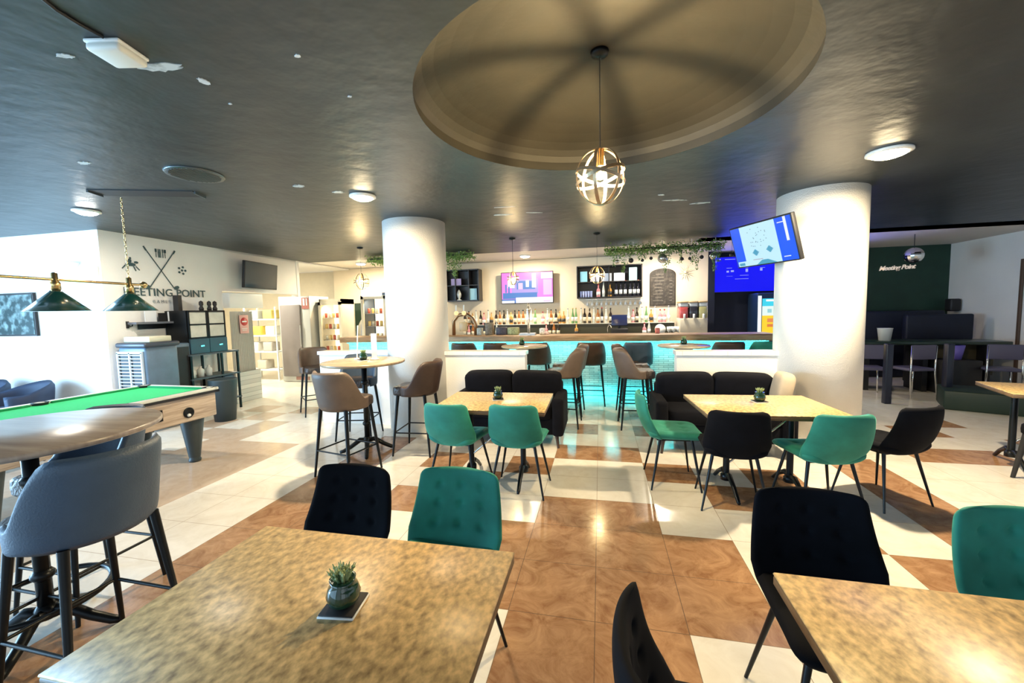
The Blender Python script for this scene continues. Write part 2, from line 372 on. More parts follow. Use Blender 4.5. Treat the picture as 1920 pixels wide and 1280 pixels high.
# glazed front walls (behind and left of the camera): piers and lintel with frames
b = MB(); b.box((-2, -6.5, 2.7), (19, .14, .2))
for x in (-9.4, -1.6, .6, 3.8, 7.4): b.box((x, -6.5, H/2), (.5, .14, H))
struct(b, 'wall_front', white_wall)
b = MB(); b.box((-9.55, -2.8, 2.72), (.14, 7.6, .16))
for y in (-6.3, .7): b.box((-9.55, y, H/2), (.14, .5, H))
struct(b, 'wall_side', white_wall)
for k, (xa, xb) in enumerate([(-9.1, -1.9), (.9, 3.5)]):
    b = MB(); mm = max(2, int((xb-xa)/1.2))
    for i in range(mm+1): b.box((xa+(xb-xa)*i/mm, -6.5, 1.3), (.06, .06, 2.55))
    b.box(((xa+xb)/2, -6.5, 2.57), (xb-xa, .06, .06)); b.box(((xa+xb)/2, -6.5, .04), (xb-xa, .06, .08))
    struct(b, 'window_%d' % (k+1), black_metal)

# low partition walls between the pillars
for nm, xa, xb in (('wall_low_left', -4.0, -.93), ('wall_low_right', .94, 2.5)):
    b = MB(); b.box(((xa+xb)/2, 1.95, .50), (xb-xa, .16, 1.0)); s_ = struct(b, nm, white_wall)
    b = MB(); b.box(((xa+xb)/2, 1.95, 1.025), (xb-xa+.03, .21, .05)); b.build('cap_tiles', tilecap, parent=s_)
# pillars
for x, lab in ((-2.45, 'round white plaster pillar left of centre, behind the high round table'), (2.45, 'round white plaster pillar on the right carrying the tilted screen')):
    b = MB(); b.lathe([(.42, 0), (.42, H)], (0, 0, 0), n=64)
    tag(b.build('round_pillar', pillar_m, loc=(x, 1.93, 0)), lab, 'pillar')

# ============================================================ CEILING FITTINGS
def downlight(loc, label, r=.11, power=60, col=WARM, m=warm_e):
    t = thing('ceiling_light', label, 'ceiling light', loc)
    b = MB(); b.lathe([(r, 0), (r+.02, -.004), (r+.022, -.02), (r, -.028)], n=28); b.build('trim_ring', white_p, t)
    b = MB(); b.lathe([(.0001, -.055), (r*.55, -.050), (r*.85, -.036), (r*.97, -.02), (r*.97, -.004), (.0001, -.004)][::-1], n=28); b.build('diffuser', m, t)
    area('lamp_'+label[:8], (loc[0], loc[1], loc[2]-.058), (r*1.0, 0), power, col, (0, 0, -1), 'DISK')
downlight((-2.35, .54, H), 'round warm ceiling light above the high table, near the left pillar', power=55)
downlight((2.32, .62, H), 'round warm ceiling light in front of the right pillar', r=.13, power=80)
downlight((-5.55, .19, H), 'small round ceiling light at far left above the pool table', r=.10, power=30, col=NEUT, m=day_e)
downlight((-1.6, 5.75, H+.01), 'round ceiling light over the left of the back bar', power=42, col=(1, .84, .6))
downlight((1.3, 5.75, H+.01), 'round ceiling light over the right of the back bar', power=38, col=(1, .9, .75))
downlight((-5.6, 5.6, H+.01), 'round ceiling light over the drinks fridges', power=48, col=(1, .86, .62))
downlight((-8.2, 3.9, H-.03), 'round ceiling light inside the bright storage room', power=90, col=(1, .93, .75))
b = MB(); b.box((-8.9, 3.9, H-.015), (4.6, 5.6, .03)); struct(b, 'ceiling_storage', white_wall)

t = thing('panel_light', 'square white opal ceiling light, unlit, at upper left', 'ceiling light', (-2.09, -1.82, H), R(12))
b = MB(); b.rbox((0, 0, -.008), (.155, .155, .016), .006); b.build('base_plate', white_p, t)
b = MB(); b.rbox((0, 0, -.030), (.15, .15, .034), .014, 3); b.build('diffuser', lampw, t)

t = thing('round_vent', 'round black slatted air vent in the ceiling', 'vent', (-3.33, -.42, H))
b = MB(); b.lathe([(.18, -.012), (.205, -.014), (.215, 0)], n=40); b.build('vent_rim', mat('dark_steel', (.10, .12, .13), .35, metal=.7), t)
b = MB(); b.lathe([(.0001, -.002), (.19, -.002)], n=30)
b.build('backing', matte_black, t)
for i in range(-5, 6):
    L_ = sqrt(max(0, .18**2-(i*.032)**2))*2
    b = MB(); b.box((i*.032, 0, -.010), (.006, L_, .014), M=Matrix.Rotation(.5, 3, 'Y')); b.build('slat', MATS['dark_steel'], t)
t = thing('slot_vent', 'long rectangular recessed air slot in the dark ceiling', 'vent', (-4.25, -.12, H), R(20))
b = MB(); b.box((0, 0, -.004), (.9, .20, .008)); b.build('frame', matte_black, t)
b = MB(); b.box((-.46, 0, -.012), (.015, .17, .026)); b.build('end_strip', MATS['dark_steel'], t)
b = MB(); b.box((.46, 0, -.012), (.015, .17, .026)); b.build('end_strip', MATS['dark_steel'], t)
# cable along the ceiling to the panel light
b = MB(); b.path([(-2.05, -1.9, 2.794), (-2.05, -1.98, 2.794), (-2.04, -2.06, 2.794), (-2.0, -2.15, 2.794), (-1.91, -2.3, 2.794)], .007); tag(b.build('cable_trunking', matte_black), 'thin black cable cover running across the ceiling to the square light', 'cable cover')

def globe(loc, r, hang_z, label, power, n=3, wr=.006):
    t = thing('globe_pendant', label, 'pendant lamp', (loc[0], loc[1], hang_z))
    dz = loc[2]-hang_z
    b = MB(); b.lathe([(.055, 0), (.05, -.02), (.01, -.03)], n=20); b.build('ceiling_rose', black_metal, t)
    b = MB(); b.tube((0, 0, -.02), (0, 0, dz+r*1.08), .0025 if r > .1 else .004, n=6); b.build('cord', matte_black, t)
    hoop = mat('bronze_hoop', (.50, .36, .22), .3, metal=.85)
    for k in range(n):
        a = pi*k/n+.3; b = MB(); b.band(Matrix.Rotation(a, 3, 'Z') @ Matrix.Rotation(pi/2, 3, 'X'), r, 1.13, wr*2.6, dz); b.build('hoop', hoop, t)
    for tilt in (.28, -.30):
        b = MB(); b.band(Matrix.Rotation(tilt, 3, 'Y'), r*1.03, 1, wr*2.6, dz); b.build('hoop', hoop, t)
    b = MB(); b.tube((0, 0, dz+r*1.1), (0, 0, dz+r*.42), r*.16, n=12); b.build('lamp_holder', gold, t)
    b = MB(); b.ball((0, 0, dz+r*.05), r*.15, 12); a_ = 4*pi*(r*.15)**2; b.build('bulb', mat('filament_glow_%d' % power, (1, .8, .4), .3, emit=(1, .74, .36), es=power/(pi*a_)), t)
    return t
globe((.04, -.70, 2.39), .150, H+.326, 'large hooped globe pendant hanging from the round ceiling recess', 105, wr=.0075)
globe((-4.28, 3.5, 2.18), .135, H, 'hooped globe pendant left of the left pillar', 20)
globe((-1.41, 3.5, 2.13), .10, H, 'hooped globe pendant in front of the pink television', 14)
globe((-.01, 3.5, 2.13), .125, H, 'hooped globe pendant in front of the bottle cabinet', 18)

# ============================================================ DINING CHAIRS
def corner(v, v0, k):                                 # narrows an outline near its ends to round the corners
    a = abs(v)
    if a <= v0: return 1
    q = (a-v0)/(1-v0); return 1-k*(1-sqrt(max(0, 1-q*q)))
def tufts(cols, rows, depth, s=.11):
    def f(u, v):
        k = 0
        for a in cols:
            for c in rows: k += depth*math.exp(-(((u-a)/s)**2+((v-c)/s)**2))
        return k
    return f
def make_chair(name, label, vel):
    t = thing(name, label, 'chair')
    def PS(u, v):
        s = (v+1)/2; hw = (.222+.012*s)*corner(v, .72, .34)
        y = -.205+.465*s
        z = .452+.012*s+.045*abs(u)**2.5*(1-.75*s)-.05*max(0, s-.82)**1.3*6*.35
        return V((u*hw, y, z))
    def PB(u, v):
        s = (v+1)/2; hw = .238-.038*max(0, (s-.3)/.7)-.02*max(0, (.3-s)/.3)
        hw *= corner(v, .80, .24) if v > 0 else corner(v, .62, .30)
        z = .43+.385*s; y = -.175-.115*s-.03*sin(s*pi)+.085*abs(u)**2.2*(1-.45*s)
        return V((-u*hw, y, z))
    b = MB(); b.pad(PS, .075, 28, 26, tufts((-.5, 0, .5), (-.3, .35), .012)); b.build('seat', vel, t, weld=True)
    b = MB(); b.pad(PB, .045, 40, 40, tufts((-.52, 0, .52), (-.35, .1, .55), .017, .085)); b.build('backrest', vel, t, weld=True)
    for sx in (-1, 1):
        for sy in (-1, 1):
            b = MB(); b.tube((sx*.15, sy*.13+.02, .435), (sx*.235, sy*.205+.01, 0), .0135, .0075, 10); b.build('leg', black_metal, t)
    b = MB(); b.box((0, .02, .425), (.30, .28, .015)); b.build('seat_plate', black_metal, t)
    return t
gch = make_chair('dining_chair', 'x', green_v); bch = make_chair('dining_chair', 'x', black_v)
first = {'g': gch, 'b': bch}; used = set()
def chair(k, x, y, face, label):
    rz = atan2(face[1], face[0])-pi/2
    if k not in used:
        used.add(k); o = first[k]; o.location = (x, y, 0); o.rotation_euler[2] = rz; o['label'] = label
    else: o = dup(first[k], (x, y, 0), rz, label)
    o['group'] = 'velvet dining chairs around the square tables'
    return o
chair('b', -1.195, -1.80, (-.04, -1), 'black velvet dining chair facing the camera behind the near left table')
chair('g', -.655, -1.76, (-.06, -1), 'green velvet tufted dining chair facing the camera behind the near left table')
chair('g', -1.22, .09, (.12, 1), 'pale green velvet chair seen from behind, left one at the far left table')
chair('g', -.665, .11, (.02, 1), 'pale green velvet chair seen from behind, right one at the far left table')
chair('g', .65, .50, (1, .03), 'green velvet chair seen from the side at the left end of the far right table')
chair('b', 1.05, .12, (.10, 1), 'black velvet chair with its back to the camera at the far right table')
chair('g', 1.66, .11, (-.16, 1), 'dark green velvet chair with its back to the camera at the far right table')
chair('b', 2.25, .40, (-.40, .92), 'black velvet chair at the right end of the far right table')
chair('b', .865, -1.745, (-.02, -1), 'black velvet chair facing the camera behind the near right table')
chair('g', 1.53, -1.80, (.03, -1), 'dark green velvet chair at the right edge of the photo behind the near right table')
chair('b', .365, -2.38, (1, -.03), 'black velvet chair in the foreground at the left end of the near right table')

# ============================================================ SQUARE TABLES
def square_table(loc, sx, sy, rz, label, h=.75):
    t = thing('dining_table', label, 'table', loc, rz, 'mottled brown laminate tables')
    b = MB(); b.rbox((0, 0, h-.004), (sx, sy, .008), .003, 1); b.build('tabletop', table_m, t)
    b = MB(); b.rbox((0, 0, h-.024), (sx-.002, sy-.002, .032), .004, 1); b.build('table_edge', edge_m, t)
    for s in (-1, 1):
        b = MB(); b.tube((s*.25, 0, h-.05), (s*.25, 0, .10), .026, n=14); b.lathe([(.045, .09), (.045, .13), (.028, .15)], (s*.25, 0, 0), 14); b.build('column', black_metal, t)
        for q in (-1, 1):
            b = MB(); b.path([(s*.25, 0, .14), (s*.25, q*.08, .15), (s*.25, q*.20, .085), (s*.25, q*.28, .02), (s*.25, q*.30, .012)], [.022, .022, .018, .016, .012]); b.build('foot', black_metal, t)
    b = MB(); b.box((0, 0, h-.05), (.62, .10, .02)); b.box((-.25, 0, h-.05), (.05, .5, .02)); b.box((.25, 0, h-.05), (.05, .5, .02)); b.build('support_bracket', black_metal, t)
    b = MB(); b.tube((-.25, .0, .22), (.25, .0, h-.1), .008, n=8); b.build('brace', chrome, t)
    return t
square_table((-.765, -2.36, 0), 1.01, .68, 0, 'large square table in the left foreground with a potted succulent')
square_table((1.06, -2.38, 0), 1.02, .78, R(-1), 'square table in the right foreground, cut by the photo edge')
square_table((-.92, .28, 0), 1.0, .76, R(1), 'square table beside the left black sofa, with green chairs')
square_table((1.34, .40, 0), 1.03, .76, R(3), 'square table in front of the right black sofa')
square_table((4.10, 1.29, 0), .80, .70, R(-18), 'table at the right edge of the photo beside a black armchair')

def plant(loc, label, sc=1, rz=.6, coaster=True):
    t = thing('potted_succulent', label, 'plant', loc, rz, 'little succulents in green jars on the tables')
    z0 = 0
    if coaster:
        b = MB(); b.rbox((0, 0, .003), (.105*sc, .105*sc, .006), .002, 1); b.build('white_coaster', white_p, t)
        b = MB(); b.rbox((0, 0, .0085), (.10*sc, .10*sc, .005), .002, 1); b.build('black_coaster', cork, t); z0 = .011
    b = MB(); b.lathe([(.028*sc, z0), (.042*sc, z0+.012*sc), (.047*sc, z0+.032*sc), (.040*sc, z0+.054*sc), (.032*sc, z0+.064*sc), (.036*sc, z0+.076*sc), (.031*sc, z0+.074*sc), (.001, z0+.068*sc)], n=24); b.build('jar', potglass, t)
    b = MB(); rnd = random.Random(3)
    for k in range(34):
        a = k*2.4; tl = .15+.75*((k % 17)/17); L_ = (.035+.02*rnd.random())*sc; p0 = V((.016*sc*cos(a)*tl, .016*sc*sin(a)*tl, z0+.066*sc))
        d = V((cos(a)*tl*.7, sin(a)*tl*.7, 1)).normalized(); b.tube(p0, p0+d*L_, .005*sc, .0012*sc, 6)
        b.ball(p0+d*L_*.75, .0045*sc, 6)
    b.build('succulent', succ_m, t)
    return t
p0 = plant((-.685, -2.365, .75), 'succulent in a dark green jar on the near left table', 1.0, .12)
dup(p0, (-.91, .33, .75), .3, 'succulent in a green jar on the table beside the left sofa')
dup(p0, (1.375, .49, .75), .2, 'succulent in a green jar on the table beside the right sofa')

# ============================================================ BAR STOOLS
def make_stool(name, mo, mi):
    t = thing(name, 'x', 'bar stool')
    def PB(u, v):
        th = u*R(118); c = cos(th); s = (v+1)/2
        e = max(0, min(1, (c+.12)/.8)); e = e*e*(3-2*e)
        zt = .775+.275*e; zb = .665; z = zb+(zt-zb)*s
        fl = (z-zb)*.16*max(0, c)+(z-zb)*.05
        return V(((.216+fl*.45)*sin(th)*1.02, -(.218+fl)*c, z))
    b = MB(); b.pad(PB, .045, 40, 14, pw=8); b.build('backrest', mo, t, weld=True)
    b = MB(); b.soft((0, .03, .715), (.375, .40, .115), .35, 28, 12); b.build('seat', mi, t)
    for sx in (-1, 1):
        for sy in (-1, 1):
            b = MB(); b.tube((sx*.165, sy*.155, .675), (sx*.225, sy*.215, 0), .019, .0105, 10); b.build('leg', black_metal, t)
    b = MB(); k = .205; z = .26
    for p, q in (((-k, -k), (k, -k)), ((k, -k), (k, k)), ((k, k), (-k, k)), ((-k, k), (-k, -k))):
        b.tube((p[0], p[1]*.95, z), (q[0], q[1]*.95, z), .008, n=8)
    b.build('footrest', black_metal, t)
    return t
protos = {'t': make_stool('bar_stool', leather, quilt), 'd': make_stool('bar_stool', leather_d, quilt), 's': make_stool('bar_stool', leather_b, quilt),
          'g': make_stool('bar_stool', green_v, green_v)}
su = set()
def stool(k, x, y, face, label, sc=1):
    rz = atan2(face[1], face[0])-pi/2
    if k not in su: su.add(k); o = protos[k]; o.location = (x, y, 0); o.rotation_euler[2] = rz; o['label'] = label
    else: o = dup(protos[k], (x, y, 0), rz, label)
    o['group'] = 'upholstered bar stools'; return o
stool('t', -2.44, .20, (.22, 1), 'taupe bar stool with its back to the camera at the high round table')
stool('d', -2.02, .92, (-1, -.06), 'brown bar stool in profile on the right of the high round table')
stool('s', -3.02, 1.30, (.2, -1), 'dark bar stool behind the high round table, against the partition')
stool('t', -4.45, 2.35, (.75, -.66), 'bar stool turned to the camera by the left end of the partition')
stool('s', -2.20, -2.04, (-1, .02), 'large slate grey bar stool in the left foreground')
stool('s', -2.84, -1.66, (0, -1), 'slate bar stool on the far side of the foreground round table')
stool('t', -3.38, -2.22, (.9, .3), 'slate bar stool on the left of the foreground round table, cut by the photo edge')
stool('t', -.46, 2.22, (-1, .05), 'grey bar stool in profile facing left in the aisle, nearer one')
stool('t', -.44, 2.85, (-1, .05), 'grey bar stool in profile facing left in the aisle, farther one')
stool('t', .50, 2.25, (1, .05), 'brown bar stool in profile facing right in the aisle, nearer one')
stool('d', .50, 2.88, (1, .05), 'brown bar stool in profile facing right in the aisle, farther one')
for i, (x, k) in enumerate(((-2.30, 'd'), (-1.72, 'd'), (-1.02, 'd'), (-.12, 'd'), (.62, 's'), (1.95, 'd'), (2.48, 'g'))):
    stool(k, x, 3.52, (0, 1), ('green velvet stool at the right end of the bar front' if k == 'g' else 'dark stool facing the bar counter, %s from the left' % stuffname(i)))

# ============================================================ ROUND TABLES
def round_table(loc, r, h, label, top=roundtop_m, ring=False):
    t = thing('round_high_table', label, 'table', loc)
    b = MB(); b.lathe([(.001, h-.03), (r-.012, h-.03), (r, h-.022), (r, h-.006), (r-.006, h), (.001, h)], n=56); b.build('tabletop', top, t)
    b = MB(); b.lathe([(.001, h-.062), (.13, h-.06), (.13, h-.045), (.035, h-.03)], n=20); b.build('mounting_plate', black_metal, t)
    b = MB(); b.lathe([(.03, .10), (.03, h-.05)], n=16)
    for z in (.12, .3, .55, .78): b.lathe([(.03, z), (.045, z+.02), (.045, z+.035), (.03, z+.055)], n=16)
    b.build('column', black_metal, t)
    for k in range(4):
        a = k*pi/2+.5; c_, s_ = cos(a), sin(a)
        b = MB(); b.path([(0, 0, .13), (.08*c_, .08*s_, .14), (.18*c_, .18*s_, .07), (.26*c_, .26*s_, .028), (.30*c_, .30*s_, .02)], [.03, .028, .024, .022, .018]); b.build('foot', black_metal, t)
    if ring:
        b = MB(); b.path([(.24*cos(2*pi*i/36), .24*sin(2*pi*i/36), .22) for i in range(36)], .014, closed=True)
        for k in range(4):
            a = k*pi/2; b.tube((.03*cos(a), .03*sin(a), .22), (.24*cos(a), .24*sin(a), .22), .008)
        b.build('foot_ring', black_metal, t)
    return t
round_table((-2.60, .80, 0), .455, 1.05, 'high round table beside the left pillar with a small plant on it', mat('warm_tan_laminate', (.30, .22, .14), .25, col2=(.44, .34, .22), scale=8, stretch=(.4, 3, 1)))
round_table((-2.68, -1.95, 0), .50, 1.05, 'large high round table cut by the left edge of the photo', ring=True)
round_table((-1.10, 2.75, 0), .35, 1.05, 'high round table behind the left partition near the bar', mat('pale_tan_laminate', (.45, .38, .28), .2, var=.1))
round_table((1.18, 2.75, 0), .35, 1.05, 'high round table behind the right partition near the bar', MATS['pale_tan_laminate'])
dup(p0, (-2.62, .83, 1.05), 1.0, 'succulent in a green jar on the high round table')
dup(p0, (-1.13, 2.72, 1.05), 1.2, 'succulent in a green jar on the round table behind the left partition')
dup(p0, (1.18, 2.72, 1.05), 1.4, 'succulent in a green jar on the round table behind the right partition')
t = thing('table_menu', 'upright white menu card in a holder on the high round table', 'menu', (-2.52, .90, 1.05))
b = MB(); b.rbox((0, 0, .008), (.09, .05, .016), .003, 1); b.build('holder', white_p, t)
b = MB(); b.box((0, 0, .16), (.07, .004, .29)); b.build('card', paper, t)
t = thing('flag_stick', 'thin white stick standing in a base on the high round table', 'stick', (-2.76, .92, 1.05))
b = MB(); b.lathe([(.03, 0), (.03, .012), (.006, .018)], n=16); b.build('base', white_p, t)
b = MB(); b.tube((0, 0, .015), (.03, 0, .40), .007, n=8); b.build('stick', white_p, t)

# ============================================================ SOFAS
def make_sofa(loc, L_, label, rz=0):
    t = thing('sofa', label, 'sofa', loc, rz)
    b = MB(); b.rbox((0, .02, .24), (L_-.04, .58, .20), .03); b.build('base', sofa_v, t)
    for s in (-1, 1):
        b = MB(); b.rbox((s*(L_/2-.06), 0, .36), (.13, .66, .44), .04, 3); b.build('armrest', sofa_v, t)
    cw = (L_-.24)/2
    for s in (-1, 1):
        b = MB(); b.soft((s*cw/2, -.03, .40), (cw, .56, .17), .3); b.build('seat_cushion', sofa_v, t)
        b = MB(); b.soft((s*(cw/2+.03), .20, .62), (cw+.07, .20, .40), .32, M=Matrix.Rotation(.14, 3, 'X') @ Matrix.Rotation(.02*s, 3, 'Y')); b.build('back_cushion', sofa_v, t)
    b = MB(); b.rbox((0, .28, .48), (L_-.1, .12, .42), .03); b.build('back_frame', sofa_v, t)
    for sx in (-1, 1):
        for sy in (-1, 1):
            b = MB(); b.tube((sx*(L_/2-.08), sy*.26, .15), (sx*(L_/2-.06), sy*.28, 0), .022, .014); b.build('leg', leather_d, t)
    return t
make_sofa((-1.06, 1.50, 0), 1.36, 'black two seat sofa against the left partition')
make_sofa((1.30, 1.50, 0), 1.36, 'black two seat sofa against the right partition')
t = thing('small_spotlight', 'dark round fitting on the left partition, left one above the sofa', 'fitting', (-1.44, 1.87, .775))
b = MB(); b.lathe([(.025, 0), (.028, .02), (.015, .03)], n=16, M=Matrix.Rotation(pi/2, 3, 'X')); b.build('lens', matte_black, t)
dup(t, (-1.34, 1.87, .78), 0, 'dark round fitting on the left partition, right one above the sofa')
b = MB(); b.soft((0, 0, 0), (.16, .26, .34), .5, M=Matrix.Rotation(.2, 3, 'Y')); tag(b.build('throw_cushion', mat('beige_cushion', (.55, .45, .33), .9, var=.05), loc=(1.93, 1.46, .70)), 'beige cushion leaning on the right arm of the right sofa', 'cushion')

# ============================================================ POOL TABLE
PT = thing('pool_table', 'pool table with bright green felt and washed wood sides', 'pool table', (-4.75, -.55, 0), R(-1.5))
Wp, Lp, hz = 1.08, 1.94, .80
b = MB(); b.rbox((0, 0, .625), (Wp-.05, Lp-.05, .28), .012); b.build('cabinet', poolwood, PT)
b = MB(); b.box((0, 0, .775), (Wp-.1, Lp-.1, .012)); b.build('playing_surface', felt, PT)
b = MB()
for s in (-1, 1):
    b.rbox((s*(Wp/2-.03), 0, .785), (.06, Lp, .035), .012); b.rbox((0, s*(Lp/2-.03), .785), (Wp, .06, .035), .012)
b.build('top_rail', mat('pale_grey_rail', (.62, .66, .62), .3, var=.05), PT)
b = MB()
for s in (-1, 1):
    for q in (-1, 1): b.rbox((s*(Wp/2-.075), q*Lp*.235, .787), (.035, Lp*.39, .026), .008)
    b.rbox((0, s*(Lp/2-.075), .787), (Wp-.28, .035, .026), .008)
b.build('rail_cushion', cushion_felt, PT)
b = MB()
for s in (-1, 1): b.box((s*(Wp/2-.02), 0, .757), (.045, Lp+.005, .022)); b.box((0, s*(Lp/2-.02), .757), (Wp+.005, .045, .022))
b.build('rail_trim', matte_black, PT)
for s in (-1, 1):
    for q in (-1, 0, 1):
        b = MB(); b.lathe([(.05, .76), (.055, .795), (.062, .806), (.045, .806), (.042, .77)], (s*(Wp/2-.07), q*(Lp/2-.07), 0), 18); b.build('pocket', matte_black, PT)
for s in (-1, 1):
    for q in (-1, 1):
        b = MB(); b.lathe([(.055, 0), (.06, .02), (.05, .04), (.055, .06), (.115, .50), (.115, .52)], (s*(Wp/2-.17), q*(Lp/2-.20), 0), 20); b.build('leg', mat('dark_slate_leg', (.03, .045, .05), .45, var=.1), PT)
b = MB(); b.box((Wp/2-.02, .27, .62), (.02, .20, .11)); b.build('coin_slot', black_metal, PT)
b = MB(); b.lathe([(.055, 0), (.055, .014), (.045, .018), (.04, .006), (.001, .006)], (Wp/2-.028, .63, .585), 24, M=Matrix.Rotation(pi/2, 3, 'Y')); b.build('ball_return', black_metal, PT)
b = MB(); b.ball((Wp/2-.006, .62, .56), .018); tag(b.build('cue_ball', white_p, PT), 'white', 'ball'); del bpy.data.objects['cue_ball']['category']
# lamp over it
t = thing('billiard_lamp', 'long brass bar lamp with dark green cone shades over the pool table', 'lamp', (-4.58, -.70, 1.95))
b = MB(); b.tube((0, -1.1, 0), (0, .68, -.02), .012); b.ball((0, .70, -.02), .035); b.build('bar', gold, t)
for q in (-.60, .0, .57):
    b = MB(); b.lathe([(.21, -.285), (.045, -.12), (.03, -.10), (.03, -.105), (.04, -.125), (.2, -.283)], (0, q, 0), 36); sh = b.build('lamp_shade', mat('dark_green_enamel', (.006, .05, .045), .25, coat=.4), t)
    b = MB(); b.lathe([(.035, -.10), (.035, -.04), (.022, -.02), (.022, .04), (.01, .05)], (0, q, 0), 16); b.build('fitting', gold, t)
    b = MB(); b.ball((0, q, -.23), .045); b.build('bulb', mat('pool_bulb', (1, 1, 1), .3, emit=(1, .93, .78), es=200), t)
for q in (-.45, .57):
    b = MB()
    for i in range(26):
        z = .04+i*.031; b.path([(.009*cos(a)*(i % 2), q+.009*cos(a)*((i+1) % 2), z+.017*sin(a)) for a in [2*pi*k/8 for k in range(8)]], .003, n=5, closed=True)
    b.build('chain', gold, t)
# ============================================================ LEFT WALL THINGS
t = thing('painted_emblem', 'dark crossed golf clubs emblem with lettering painted on the white wall', 'wall emblem', (-6.592, 1.75, 2.2))
ink = mat('dark_teal_ink', (.035, .075, .085), .6)
XE = .001
def ex(y0, z0, y1_, z1, w_, o=0):
    b.box(((.002+o), (y0+y1_)/2-1.75, (z0+z1)/2-2.2), (.004, w_, sqrt((y1_-y0)**2+(z1-z0)**2)), M=Matrix.Rotation(-atan2(y1_-y0, z1-z0), 3, 'X'))
b = MB(); ex(1.50, 2.66, 1.90, 2.06, .013); b.soft((.003, .19, -.135), (.006, .09, .055), .8, 12, 8, M=Matrix.Rotation(.4, 3, 'X')); ex(1.50, 2.66, 1.535, 2.60, .022, .001); b.build('golf_club', ink, t)
b = MB(); ex(1.96, 2.65, 1.55, 2.06, .013); b.soft((.003, -.235, -.135), (.006, .08, .05), .8, 12, 8, M=Matrix.Rotation(-.4, 3, 'X')); ex(1.96, 2.65, 1.93, 2.60, .022, .001); b.build('golf_club', ink, t)
b = MB()   # horse and rider
for (yy, zz, a, c_) in ((0, 0, .14, .05), (.075, .035, .06, .035), (-.01, .05, .05, .06), (.0, .09, .03, .03)): b.soft((.003, yy-.44, zz+.17), (.006, a, c_), .9, 14, 8)
for y_, z_ in ((-.09, -.02), (-.05, -.05), (.05, -.04), (.09, -.03)): b.box((.003, y_-.44, .145+z_*.8), (.004, .014, .07), M=Matrix.Rotation(y_*8, 3, 'X'))
b.build('horse_rider', ink, t)
b = MB()   # football
for k in range(6):
    a = k*2*pi/5; rr = .055 if k < 5 else 0
    b.prism([(.02*cos(2*pi*i/5), .02*sin(2*pi*i/5)) for i in range(5)], (.001, .30+rr*cos(a), .15+rr*sin(a)), (0, 1, 0), (0, 0, 1), (.004, 0, 0))
b.build('football', ink, t)
b = MB()
for yy, w_ in ((-.08, .025), (-.045, .006), (-.03, .006), (-.015, .006), (.02, .012), (.055, .03)): b.box((.003, yy, .42), (.004, w_, .05)); b.box((.003, yy, .36), (.004, .008, .09))
b.build('darts_and_cutlery', ink, t)
text('MEETING POINT', .165, ink, t, face_x(.006, .05, -.225), spacing=1.02, bold=.001)
text('GAMES ROOM', .065, mat('grey_ink', (.30, .32, .32), .6), t, face_x(.006, .09, -.36), spacing=1.5)
# television on the left wall
def tv(name, label, loc, W_, H_, M, pic, body=matte_black, dep=.05, mt=.08):
    t = thing(name, label, 'television', loc); t.rotation_euler = M.to_euler()
    b = MB(); b.rbox((0, dep/2, 0), (W_, dep, H_), .008); b.build('housing', body, t)
    b = MB(); ms = []
    for i, (a0, b0, a1, b1, m_) in enumerate(pic):
        if m_ not in ms: ms.append(m_)
        b.cur = ms.index(m_); k = W_-.03; h_ = H_-.03; yy = -.002-.0004*i
        b.add([((a0-.5)*k, yy, (b0-.5)*h_), ((a1-.5)*k, yy, (b0-.5)*h_), ((a1-.5)*k, yy, (b1-.5)*h_), ((a0-.5)*k, yy, (b1-.5)*h_)], [(0, 1, 2, 3)])
    b.build('screen', ms, t)
    b = MB(); b.box((0, dep+mt/2, 0), (.2, mt, .2)); b.build('wall_mount', black_metal, t)
    return t
def em(name, c, s=1.0): return mat(name, tuple(x*.08 for x in c), .4, emit=c, es=s*.6)
off = mat('dark_screen', (.025, .05, .075), .12)
tv('television', 'switched off television high on the left wall over the opening', (-6.38, 3.43, 2.36), .93, .50, Matrix.Rotation(R(98), 3, 'Z') @ Matrix.Rotation(.10, 3, 'X'), [(0, 0, 1, 1, off)], mt=.19)
bl, lb, wh, db, sky_ = em('screen_blue', (0, .10, .95), 1.0), em('screen_pale', (.55, .85, 1.0), .95), em('screen_white', (.9, .95, 1), .9), em('screen_teal', (.08, .42, .65), .8), em('screen_grey', (.25, .38, .50), .6)
pic = [(0, 0, 1, 1, bl), (.17, 0, .76, 1, lb), (.02, 0, .30, .13, lb), (.89, .45, .93, 1, wh), (.80, .88, .92, .90, wh), (.80, .09, .90, .11, wh), (.30, .13, .47, .14, em('screen_red', (.6, .2, .25), .6)), (.04, .02, .14, .09, db)]
for k in range(9): pic.append((.46-.012*(9-k) if k < 9 else 0, .0+.012*k, .68+.012*(0)-.015*k, .012+.012*k, db))
for cx_, cy_ in ((.38, .30), (.62, .33)):
    for k in range(8):
        q = k/8; hw_ = .055*(1-abs(q*2-1)); pic.append((cx_-hw_, cy_-.09+.18*q, cx_+hw_, cy_-.09+.18*(q+.125), db))
for _ in range(26):
    a_, c_ = random.uniform(.3, .62), random.uniform(.45, .93); pic.append((a_, c_, a_+.012, c_+.02, sky_))
q_ = (1.78, 1.69, 2.26)
MT = Matrix.Rotation(-1.158, 3, 'Z') @ Matrix.Rotation(.298, 3, 'X')
tv('television', 'tilted television with a blue bordered game screen on the right pillar', q_, .853, .484, MT, pic, mt=.28)
pk, vi, wt, bl2 = em('screen_pink', (.95, .25, .80), 1), em('screen_violet', (.45, .35, .85), 1), em('screen_bright', (1, .95, 1), 1.1), em('screen_steel', (.10, .25, .65), .9)
lil = em('screen_lilac', (.75, .55, .95), 1)
